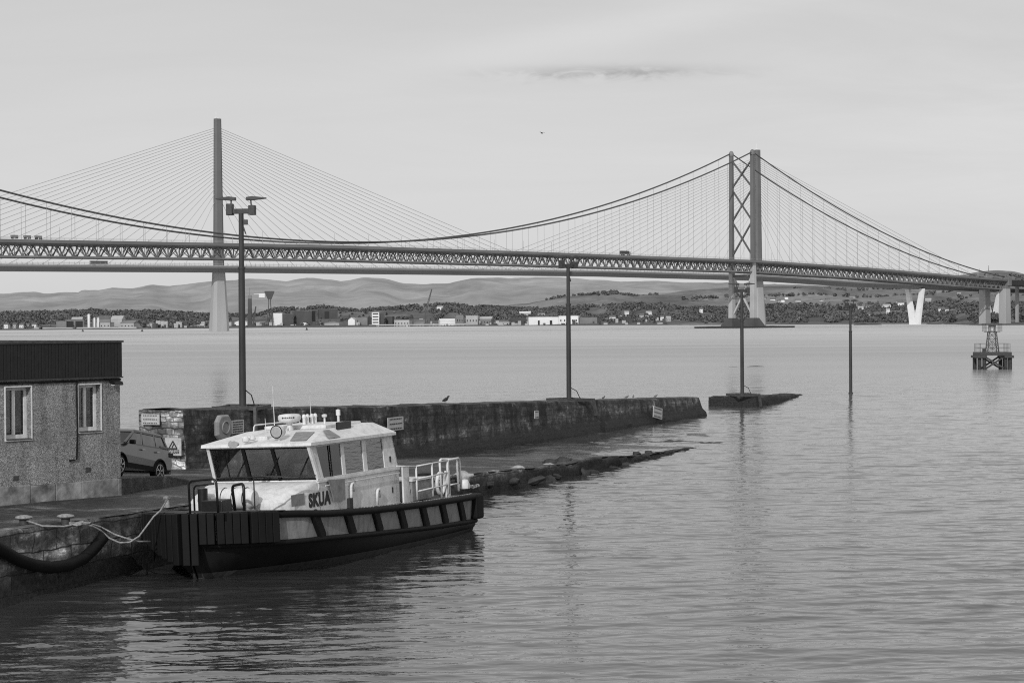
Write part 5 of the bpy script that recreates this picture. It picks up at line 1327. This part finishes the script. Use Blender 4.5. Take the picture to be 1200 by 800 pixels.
def mask(px, Y):
    ys_ = lerp(SH, px); f = (Y-ys_)/(YA(px)-ys_)
    if px < 40: return f > .1
    if px < 165: return f > .3
    if px < 270: return f > .16
    if px < 340: return f > .78
    if px < 400: return f > .86
    if px < 432: return f > .9 or .35 < f < .42
    if px < 492: return (f > .86) or (.30 < f < .45)
    if px < 600: return f > .34
    if px < 700: return f > .42 and not (.62 < f < .7)
    if px < 800: return f > .25 and not (.5 < f < .72 and px > 745)
    if px < 870: return f > .2 
    return f > .10
def spots(px0, px1, n, seed, hs=1, sky_=True):
    rg = random.Random(seed); S = []
    while len(S) < n:
        px = rg.uniform(px0, px1); ys_ = lerp(SH, px); Y = ys_+(YA(px)-ys_)*rg.random()**.8*1.01
        if not mask(px, Y): 
            if rg.random() > .03: continue
        if noise.noise(Vector((px*.035, Y*.0045, 3))) < -.18: continue
        h_ = hs*rg.uniform(5.5, 10.5)*(1+.3*noise.noise(Vector((px*.03, Y*.01, 0)))); S.append(((px-600)/FPX*Y, Y, zA(px, Y)-1, h_*rg.uniform(.38, .55), h_))
    # skyline row
    px = px0 if sky_ else px1
    while px < px1:
        Y = YA(px)*rg.uniform(.965, 1.0); h_ = hs*rg.uniform(6, 12)
        if mask(px, YA(px)*.99): S.append(((px-600)/FPX*Y, Y, zA(px, Y)-1, h_*.5, h_))
        px += rg.uniform(1.2, 4)
    return S
wood('wood', 'dark woodland along the far left shore behind the waterfront plant', spots(-60, 290, 2500, 1, .72), M['wood'], 30)
wood('wood', 'belt of woodland on the low ridge behind the dockyard', spots(290, 700, 2500, 2, .72), M['wood'], 30)
wood('wood', 'woodland covering the far shore to the right of mid photo', spots(700, 1010, 2500, 3, .72), M['wood'], 30)
wood('wood', 'woodland on the wooded headland under the right end of the bridges', spots(1010, 1290, 2500, 4, .72), M['wood'], 30)
wood('scrub', 'paler scrub and young trees scattered along the far left shore', spots(-60, 600, 500, 11, .6, False), M['wood2'], 30)
wood('scrub', 'paler scrub and young trees scattered along the far right shore', spots(600, 1290, 800, 12, .6, False), M['wood2'], 30)
def clutter(name, label, mat, seed, n):
    rg = random.Random(seed); g = MB()
    for _ in range(n):
        px = rg.choice([rg.uniform(170, 240), rg.uniform(268, 470), rg.uniform(455, 620), rg.uniform(600, 790)]); Y = lerp(SH, px)+rg.uniform(12, 150 if px < 620 else 330); w_ = rg.uniform(1.5, 7); h_ = rg.choice([2, 3, 3, 5, 7, rg.uniform(6, 12)]); h_ = min(h_, w_*1.6)
        X = (px-600)/FPX*Y; g.box(X-w_/2, X+w_/2, Y, Y+4, zA(px, Y)-1, zA(px, Y)+h_)
    tag(g.build(name, M[mat]), label, 'clutter', None, 'stuff')
clutter('dockside_clutter', 'pale containers, vehicles and huts cluttering the far docks', 'fpale', 1, 110)
clutter('dockside_clutter', 'dark plant, stacks and huts cluttering the far docks', 'fdark', 2, 150)
# hedges/copse on hillside
def hz_(px, Y):
    zr = CAMH+(hor(px)-lerp(BR2, px))*6500/FPX; f = (Y-4300)/2200; return 12+(zr-12)*(sm(f)*.6+f*.4)
S = []; rg = random.Random(9)
for (pa, pb, fa, fb, n) in ((640, 725, .93, 1.0, 90), (700, 770, .8, .86, 50), (800, 1000, .55, .58, 90), (860, 1130, .30, .36, 120), (1000, 1140, .5, .54, 60), (1120, 1220, .35, .8, 160), (930, 1100, .72, .75, 60)):
    for _ in range(n):
        px = rg.uniform(pa, pb); Y = 4300+2200*rg.uniform(fa, fb); h_ = rg.uniform(5, 10); S.append(((px-600)/FPX*Y, Y, hz_(px, Y)-1, h_*.6, h_))
wood('hedgerow_trees', 'hedgerows and copses crossing the pale hillside fields', S, M['wood'], 30)
# ------------------------------------------------------------------ far buildings
def fb(px0, px1, ytop, ybot, Y, wall, roof, label, cat='building', name='shed', kind='flat', depth=28, win=0, door=None, group=None, floors=1):
    K = Y/FPX; x0, x1 = (px0-600)*K, (px1-600)*K; pc = (px0+px1)/2; zt_ = CAMH+(hor(pc)-ytop)*K; zb_ = CAMH+(hor(pc)-ybot)*K
    if ybot > hor(pc)+3: zb_ = min(zb_, zA(pc, Y))
    zb_ = min(zb_, zA(pc, Y)+.0) if zb_ < 14 else zb_
    W = x1-x0; H = max(3, zt_-zb_); t = thing(name, ((x0+x1)/2, Y, zb_-1), R(random.uniform(-12, 12)), label, cat, group)
    h_w = H+1 if kind == 'flat' else (H+1)*.72; hx = W/2; g = MB(); g.box(-hx, hx, 0, depth, 0, h_w)
    if kind == 'gable': g.add([(-hx, 0, h_w), (hx, 0, h_w), (0, 0, H+1), (-hx, depth, h_w), (hx, depth, h_w), (0, depth, H+1)], [(0, 1, 2), (3, 5, 4)])
    g.build('wall', M[wall], t)
    g = MB()
    if kind == 'flat': g.box(-hx-.3, hx+.3, -.3, depth+.3, h_w, h_w+.7)
    elif kind == 'gable': g.loft([[(-hx-.4, -.4, h_w-.2), (0, -.4, H+1.1), (hx+.4, -.4, h_w-.2), (hx+.4, -.4, h_w+.3), (0, -.4, H+1.6), (-hx-.4, -.4, h_w+.3)], [(-hx-.4, depth+.4, h_w-.2), (0, depth+.4, H+1.1), (hx+.4, depth+.4, h_w-.2), (hx+.4, depth+.4, h_w+.3), (0, depth+.4, H+1.6), (-hx-.4, depth+.4, h_w+.3)]])
    elif kind == 'pitch': g.loft([[(-hx-.4, -.4, h_w), (-hx-.4, depth+.4, h_w), (-hx-.4, depth/2, H+1.2)], [(hx+.4, -.4, h_w), (hx+.4, depth+.4, h_w), (hx+.4, depth/2, H+1.2)]])
    elif kind == 'dome':
        g.loft([[( -hx, y, h_w), (-hx*.8, y, h_w+(H-h_w)*.6), (-hx*.3, y, H+1), (hx*.3, y, H+1), (hx*.8, y, h_w+(H-h_w)*.6), (hx, y, h_w)] for y in (0, depth)])
    g.build('roof', M[roof], t)
    if win:
        for fl in range(floors):
            for k in range(win):
                cx = -hx+W*(k+.5)/win; cz_ = h_w*(fl+.5)/floors; ww = W/win*(.3 if floors == 1 else .8); hh = h_w/floors*(.22 if floors == 1 else .42)
                g = MB(); g.box(cx-ww/2, cx+ww/2, -.12, .05, cz_-hh/2, cz_+hh/2); g.build('window', M['fwin'], t)
    if door:
        for (a, b_, hh) in door: g = MB(); g.box(-hx+W*a, -hx+W*b_, -.15, .05, 0, h_w*hh); g.build('door', M['fwin'], t)
    return t
Y1 = 2950
fb(66, 78, 376.5, 384.5, Y1, 'fgrey', 'froof', 'low grey block at the left end of the waterfront plant', kind='flat')
fb(77, 98, 374.5, 384.5, Y1+5, 'fgrey', 'froof', 'long shed with two dark doorways in the waterfront plant', door=[(.05, .45, .85), (.55, .95, .85)], kind='flat')
fb(84, 96, 371.5, 375.5, Y1+45, 'fpale', 'fpale', 'stepped pale superstructure above the two-door shed', kind='pitch')
fb(108, 130, 370, 384, Y1+40, 'fgrey', 'froof', 'grey domed hall behind the three slim silos', kind='dome')
fb(113, 129, 378, 384.5, Y1-10, 'fpale', 'fgrey', 'low pale annexe in front of the domed hall', kind='flat', win=4)
fb(130, 143, 370, 381, Y1+30, 'fpale', 'fpale', 'pale pitched hall immediately right of the domed hall', kind='pitch')
fb(141, 157, 376, 381.5, Y1+20, 'fpale', 'fgrey', 'low pale wing at the right end of the plant', kind='pitch', win=4)
for (pa, pb, yt, lb) in ((102.8, 106, 367.5, 'tallest slim pale silo at the plant, left of the other two'), (109.8, 112, 371.5, 'middle slim silo of the waterfront plant'), (114.2, 116.6, 371.5, 'right slim silo of the waterfront plant')):
    K = (Y1-12)/FPX; pc = (pa+pb)/2; r_ = (pb-pa)/2*K; zt_ = CAMH+(hor(pc)-yt)*K; t = thing('silo', ((pc-600)*K, Y1-12, 1), 0, lb, 'silo', 'silos at the waterfront plant')
    g = MB(); g.lathe([(r_, -1), (r_, zt_-2.5)], n=16); g.build('drum', M['fwhite'], t, smooth='auto'); g = MB(); g.lathe([(r_, zt_-2.5), (r_*.7, zt_-1.3), (.2, zt_-1)], n=16); g.build('cap', M['fpale'], t, smooth='auto')
rg = random.Random(3)
hd_ = ['white gabled cottage on the far left shore, first from the frame edge', 'pale cottage on the far left shore, second from the frame edge', 'white cottage on the far left shore, third from the frame edge', 'pale low house on the far left shore nearest the plant', 'white house in the trees above the plant quay']
for (px, w_, lb) in zip((7, 17, 25, 32, 40), (5, 4, 5, 4, 5), hd_):
    fb(px-w_/2, px+w_/2, 378.8+rg.uniform(-.6, .6), 384.5, 2990, rg.choice(['fwhite', 'fpale']), 'froof', lb, 'house', 'cottage', 'pitch', 9, win=2)
Y2 = 3380
L2 = [
 (275, 290, 375, 383, 'fwhite', 'fpale', 'white shed just left of the tall dockyard tower', 'gable', 0, None),
 (290, 316, 376.5, 383, 'fgrey', 'fgrey', 'long low grey shed by the dock wall left of centre dockyard', 'pitch', 0, None),
 (313, 320, 366.5, 375, 'fgrey', 'froof', 'narrow grey block under the hammer crane', 'flat', 3, None),
 (320, 331, 367, 374.5, 'fwhite', 'fpale', 'white block beside the hammer crane', 'flat', 0, None),
 (331, 344, 368, 375, 'fdark', 'froof', 'dark workshop right of the white block', 'flat', 0, None),
 (342, 366, 364.5, 374, 'fdark', 'froof', 'large dark shipyard hall, left one of the pair', 'flat', 0, None),
 (374, 396, 362.5, 373, 'fdark', 'fgrey', 'tallest dark shipyard hall, right one of the pair', 'flat', 0, [(.3, .55, .8)]),
 (352, 361, 378, 381.5, 'fwhite', 'fwhite', 'small white domed shelter on the dock edge', 'dome', 0, None),
 (340, 364, 374, 380, 'fdark', 'fdark', 'dark low range behind the white domed shelter', 'flat', 5, None),
 (380, 398, 376.5, 383, 'fpale', 'fgrey', 'pale barrel shed right of the dark halls', 'dome', 0, None),
 (408, 416, 372, 380.5, 'fwhite', 'fpale', 'white gable end of the grey store', 'gable', 0, None),
 (416, 431, 372, 380.5, 'fgrey', 'froof', 'grey store joined to the white gable', 'flat', 0, None),
 (446, 450, 368, 378.5, 'fdark', 'fdark', 'dark narrow block beside the striped office', 'flat', 0, None),
 (452, 460, 371, 378.5, 'fdark', 'froof', 'low dark building right of the narrow block', 'flat', 0, None),
 (462, 480, 375, 380, 'fpale', 'fgrey', 'low pale shed between striped office and crane', 'flat', 5, None),
 (485, 500, 374.5, 380, 'fgrey', 'froof', 'grey shed at the foot of the lattice crane', 'pitch', 0, None),
 (516, 535, 373.5, 380.5, 'fwhite', 'fwhite', 'bright white hall right of the lattice crane', 'pitch', 0, None),
 (535, 543, 369, 379, 'fgrey', 'froof', 'grey plant tower against the bright white hall', 'flat', 3, None),
 (546, 560, 370, 374, 'fpale', 'fpale', 'pale roofed store among trees right of the white hall', 'flat', 4, None),
 (560, 576, 371, 376, 'fgrey', 'fpale', 'grey store with pale roof among trees', 'pitch', 5, None),
 (581, 597, 375, 381, 'fpale', 'froof', 'low pale shed left of the long white warehouse', 'pitch', 4, None),
 (598, 617, 373, 381, 'fdark', 'froof', 'dark shed touching the long warehouse', 'flat', 4, None),
 (620, 655, 371.5, 380.5, 'fwhite', 'fpale', 'long bright white warehouse on the far shore', 'flat', 0, [(.3, .36, .6), (.7, .78, .6)]),
 (655, 678, 370.5, 379, 'fwhite', 'fwhite', 'white warehouse extension behind the second lamp post', 'flat', 5, None),
 (679, 700, 372, 380, 'fgrey', 'froof', 'grey lower store at the right end of the warehouses', 'flat', 0, None)]
for (a, b_, yt, yb, wl, rf_, lb, kd, wn_, dr) in L2: fb(a, b_, yt, yb, Y2+rg.uniform(0, 30) if a < 600 else 3280, wl, rf_, lb, kind=kd, win=wn_, door=dr, depth=24)
fb(436, 444.5, 366, 378.5, Y2, 'fwhite', 'fpale', 'white office block striped with dark window bands', 'office block', 'office_block', 'flat', 16, win=1, floors=5)
fb(609, 622, 365, 370, 3700, 'fpale', 'fwhite', 'pale roofed farmhouse in trees above the long warehouse', 'house', 'farmhouse', 'pitch', 12, win=3)
fb(512, 519, 358.5, 363, 3900, 'fwhite', 'fpale', 'white house high in the trees above the bright hall', 'house', 'farmhouse', 'pitch', 12, win=3)
fb(631, 639, 366, 369.5, 3650, 'fpale', 'froof', 'pale house right of the farmhouse above the warehouse', 'house', 'farmhouse', 'pitch', 12, win=2)
# small houses on right slopes
n_h = 0
for (px, yt, w_) in ((718, 371, 7), (735, 366, 5), (752, 369, 5), (761, 366, 6), (776, 371, 4), (784, 372, 5), (822, 362, 4), (1009, 360.5, 6), (1018, 358.5, 6), (1040, 357.8, 9), (1056, 354.5, 7), (1088, 351, 7), (1104, 361.5, 8), (1041, 363, 4), (1018, 368, 4), (1146, 366, 5), (1110, 362.5, 4)):
    n_h += 1; nm = ['first', 'second', 'third', 'fourth', 'fifth', 'sixth', 'seventh', 'eighth', 'ninth', 'tenth', 'eleventh', 'twelfth', 'thirteenth', 'fourteenth', 'fifteenth', 'sixteenth', 'seventeenth'][n_h-1]
    rise = 'between second and third lamp posts' if px < 869 else ('left of the V pier' if px < 1072 else 'right of the V pier')
    Y = 3300 if px < 870 else 3050
    # find depth where terrain appears at this y
    for Yq in np.arange(lerp(SH, px)+60, YA(px), 20):
        yy = hor(px)-(zA(px, Yq)-CAMH)*FPX/Yq
        if yy <= yt+5: break
    fb(px-w_/2, px+w_/2, yt-1.5, yt+4, Yq, 'fwhite' if n_h % 3 else 'fpale', 'froof' if n_h % 2 else 'fpale', 'small pale house in the far trees, %s house from the left %s' % (nm, rise) if False else 'pale house %s, %s' % (rise, {718:'lowest and leftmost', 735:'just above the leftmost', 752:'mid slope', 761:'upper right of mid slope', 776:'low near the water', 784:'lowest on the right', 822:'alone high on the slope', 1009:'first of the high terrace', 1018:'second of the high terrace', 1040:'widest of the high terrace', 1056:'right end of the high terrace', 1088:'highest, under the bridge deck', 1104:'widest one', 1041:'alone below the terrace', 1018.5:'', 1110:'touching the widest house', 1146:'beside the far bridge leg'}.get(px, 'low') if not (px == 1018 and yt > 360) else 'lowest near the shore'), 'house', 'house', 'pitch', 9, win=2, group='houses scattered on the far slopes')
# village specks on hillside
names = []
rg = random.Random(12); 
for k in range(26):
    px = rg.uniform(880, 1130); Y = 4300+2200*rg.uniform(.36, .5); K = Y/FPX; z = hz_(px, Y)
    t = thing('house', ((px-600)*K, Y, z-1), rg.uniform(-.5, .5), 'tiny pale house in the village strung across the distant hillside', 'house', 'village houses on the distant hillside')
    w_ = rg.uniform(4, 8); g = MB(); g.box(-w_, w_, 0, 9, 0, 6); g.build('wall', M['fwhite' if k % 2 else 'fpale'], t); g = MB(); g.loft([[(-w_-.4, -.4, 6), (-w_-.4, 9.4, 6), (-w_-.4, 4.5, 9)], [(w_+.4, -.4, 6), (w_+.4, 9.4, 6), (w_+.4, 4.5, 9)]]); g.build('roof', M['froof'], t)
# cranes & masts
Kc = Y2/FPX
def cw(px): return (px-600)*Kc
def chz(px, py): return CAMH+(hor(px)-py)*Kc
t = thing('dockyard_tower', (cw(293), Y2, 0), 0, 'tall dark dockyard tower with small mast on top', 'tower')
g = MB(); g.loft([[(-3.6, -3, 0), (3.6, -3, 0), (3.6, 3, 0), (-3.6, 3, 0)], [(-2.8, -3, chz(293, 350)), (3.0, -3, chz(293, 350)), (3.0, 3, chz(293, 350)), (-2.8, 3, chz(293, 350))]]); g.build('shaft', M['fdark'], t)
g = MB(); z_ = chz(293, 350); g.bar((0, 0, z_), (0, 0, chz(293, 337.5)), 1.0); g.bar((-3, 0, chz(293, 338)), (4, 0, chz(293, 338)), 1, .8); g.box(-3, 3, -2, 2, z_, z_+6); g.build('mast', M['fgrey'], t)
t = thing('hammer_crane', (cw(315.5), Y2+10, 0), 0, 'dark hammerhead dock crane with flared top', 'crane')
g = MB(); zt_ = chz(315, 341)
for s in (-1, 1): g.bar((s*5.5, 0, 0), (s*1.4, 0, zt_-20), 1.3); g.bar((s*1.4, 0, zt_-20), (s*2, 0, zt_-6), 1.4)
g.bar((-4, 0, 12), (2.5, 0, 28), .8); g.bar((4, 0, 12), (-2.5, 0, 28), .8); g.build('legs', M['fdark'], t)
g = MB(); g.loft([[(-3, -2, zt_-14), (3, -2, zt_-14), (3, 2, zt_-14), (-3, 2, zt_-14)], [(-8.5, -2, zt_-2), (8, -2, zt_-2), (8, 2, zt_-2), (-8.5, 2, zt_-2)], [(-8.5, -2, zt_), (8, -2, zt_), (8, 2, zt_), (-8.5, 2, zt_)]]); g.build('cab', M['fdark'], t)
g = MB(); g.box(cw(303)-cw(315.5), cw(310)-cw(315.5), -1.5, 1.5, chz(306, 348.5), chz(306, 344.5)); g.bar((cw(297)-cw(315.5), 0, chz(303, 344.5)), (0, 0, chz(303, 344)), .8); g.build('counterweight', M['fwhite'], t)
def lattice(px0, py0, px1, py1, lb, w0=3.0):
    t = thing('lattice_crane', (cw(px0), Y2-20, 0), 0, lb, 'crane', 'jib cranes in the dockyard'); a = Vector((0, 0, chz(px0, py0))); b_ = Vector((cw(px1)-cw(px0), 0, chz(px1, py1)))
    g = MB(); n = 12; d = (b_-a).normalized(); sdv = Vector((d.z, 0, -d.x))
    for s in (-1, 1): g.bar(a+sdv*s*w0*.5, b_+sdv*s*.4, 1.0)
    for k in range(n):
        f = k/n; f2 = (k+1)/n; s = 1 if k % 2 else -1; g.bar(a.lerp(b_, f)+sdv*s*w0*.5*(1-f), a.lerp(b_, f2)-sdv*s*w0*.5*(1-f2), .5)
    g.build('jib', M['fdark'], t)
    g = MB(); g.box(-3, 3, -3, 3, 0, 6); g.bar((0, 0, 5), a, 2.2); g.bar((-5, 0, a.z), (0, 0, a.z+3), 2); g.build('base', M['fdark'], t); return t
lattice(499.5, 366, 507, 339, 'tall slewing lattice crane with raised jib beside the water')
lattice(299, 376, 302, 359, 'slim pale jib crane at the left end of the dockyard', 3)
lattice(345, 373, 349, 362, 'short jib crane before the left dark hall', 2)
lattice(366, 378, 364.5, 364, 'pale jib crane between the two dark halls', 3)
lattice(374, 378, 372, 363, 'jib crane beside the tallest dark hall', 3)
# jetty
t = thing('jetty', (cw(490), Y2-60, 0), 0, 'long pale piled jetty along the far dock edge', 'jetty')
g = MB(); g.box(-80, 84, -4, 4, 2.6, 4.2); g.build('deck', M['fpale'], t)
g = MB()
for x in np.arange(-79, 84, 5.5): g.bar((x, -3.5, -1), (x, -3.5, 2.6), 1.2)
tag(g.build('piles', M['fdark'], t), kind=None)
# far quay wall and shore rocks
for (a, b_, Y, lb) in ((40, 160, 2915, 'pale quay wall below the waterfront plant'), (265, 440, 3300, 'dark dock wall along the shipyard')):
    K = Y/FPX; g = MB(); g.box((a-600)*K, (b_-600)*K, Y, Y+6, -1, 3.4); tag(g.build('dock_wall', M['fpale' if a < 100 else 'fdark']), lb, 'wall')
# reef strips
def reef(px0, px1, py, lb, h_=1.2):
    c = gnd((px0+px1)/2, py, 0); K = c.y/FPX; g = MB(); rows = []
    n = 40
    for i in range(n+1):
        f = i/n; x = (px0+(px1-px0)*f-600)*K; e = math.sin(math.pi*f)**.5; rows.append([(x, c.y-12*e, -.3), (x, c.y, h_*e*(.6+.8*abs(noise.noise(Vector((x*.08, 0, px0)))))), (x, c.y+25*e, -.3)])
    g.grid(rows); tag(g.build('reef', M['rock'], smooth=True), lb, 'reef', None)
reef(1000, 1034, 380.6, 'low dark reef in the channel left of the V pier', 2.5)
reef(1085, 1104, 379.8, 'small dark reef close right of the V pier', 1.2)
reef(812, 930, 383.0, 'long flat reef fronting the bridge tower base', 1.8)
reef(1122, 1260, 379.5, 'rocky shore ledge under the side tower of the bridge', 4)
for (pa, pb, py_, wd, lb) in ((742, 850, 517.5, .7, 'thin dark ripple line beyond the slipway tip, built as a low strip'), (560, 680, 521.5, .8, 'thin dark shoal of weed in the shallows between slipway and pier wall'), (640, 760, 508.5, .7, 'narrow shoal in the shallows close under the pier wall')):  # first strip stands in for a dark ripple line, added as a low ridge
    g = MB(); rows = []
    for i in range(41):
        f = i/40; p = gnd(pa+(pb-pa)*f, py_+.8*math.sin(f*9+pa), 0); e = max(.02, math.sin(math.pi*f))**.6*(.55+.9*abs(noise.noise(Vector((f*9, pa, 0))))); rows.append([(p.x, p.y-wd*e, -.1), (p.x, p.y, .10*e-.02+.05*noise.noise(Vector((f*16, pa, 3)))), (p.x, p.y+wd*1.5*e, -.1)])
    g.grid(rows); tag(g.build('shoal', M['rock'], smooth=True), lb, 'shoal')
# far buoys
for (px, py, lb) in ((97, 388.5, 'small dark buoy off the waterfront plant, left one'), (166.5, 388.5, 'small dark buoy off the shore right of the plant'), (359.5, 386.6, 'small dark buoy off the shipyard halls')):
    p = gnd(px, py, 0); t = thing('buoy', p, 0, lb, 'buoy', 'channel buoys near the far shore'); g = MB(); g.lathe([(1.2, -.3), (1.3, .4), (.9, .9), (.25, 2.4)], n=12); g.build('float', M['fdark'], t, smooth='auto'); g = MB(); g.lathe([(.25, 2.4), (.3, 3.0), (.05, 3.1)], n=8); g.build('topmark', M['fdark'], t)
# hilltop masts
for (px, yt, lb) in ((1159, 311, 'thin radio mast on the dark hill at the right, taller one'), (1148, 315, 'thin radio mast on the dark hill at the right, shorter one')):
    K = 6450/FPX; z = CAMH+(hor(px)-lerp(BR2, px))*K; g = MB(); g.tube([(0, 0, -4), (0, 0, (lerp(BR2, px)-yt)*K)], [1.2, .5], 5); o = g.build('radio_mast', M['fdark']); o.location = ((px-600)*K, 6450, z); tag(o, lb, 'mast', 'radio masts on the hill')
# parent rope etc. nothing further
SC.render.resolution_x = 1024; SC.render.resolution_y = 682
SC.cycles.use_denoising = False; SC.cycles.filter_width = 1.1; SC.cycles.max_bounces = 8; SC.cycles.transparent_max_bounces = 12
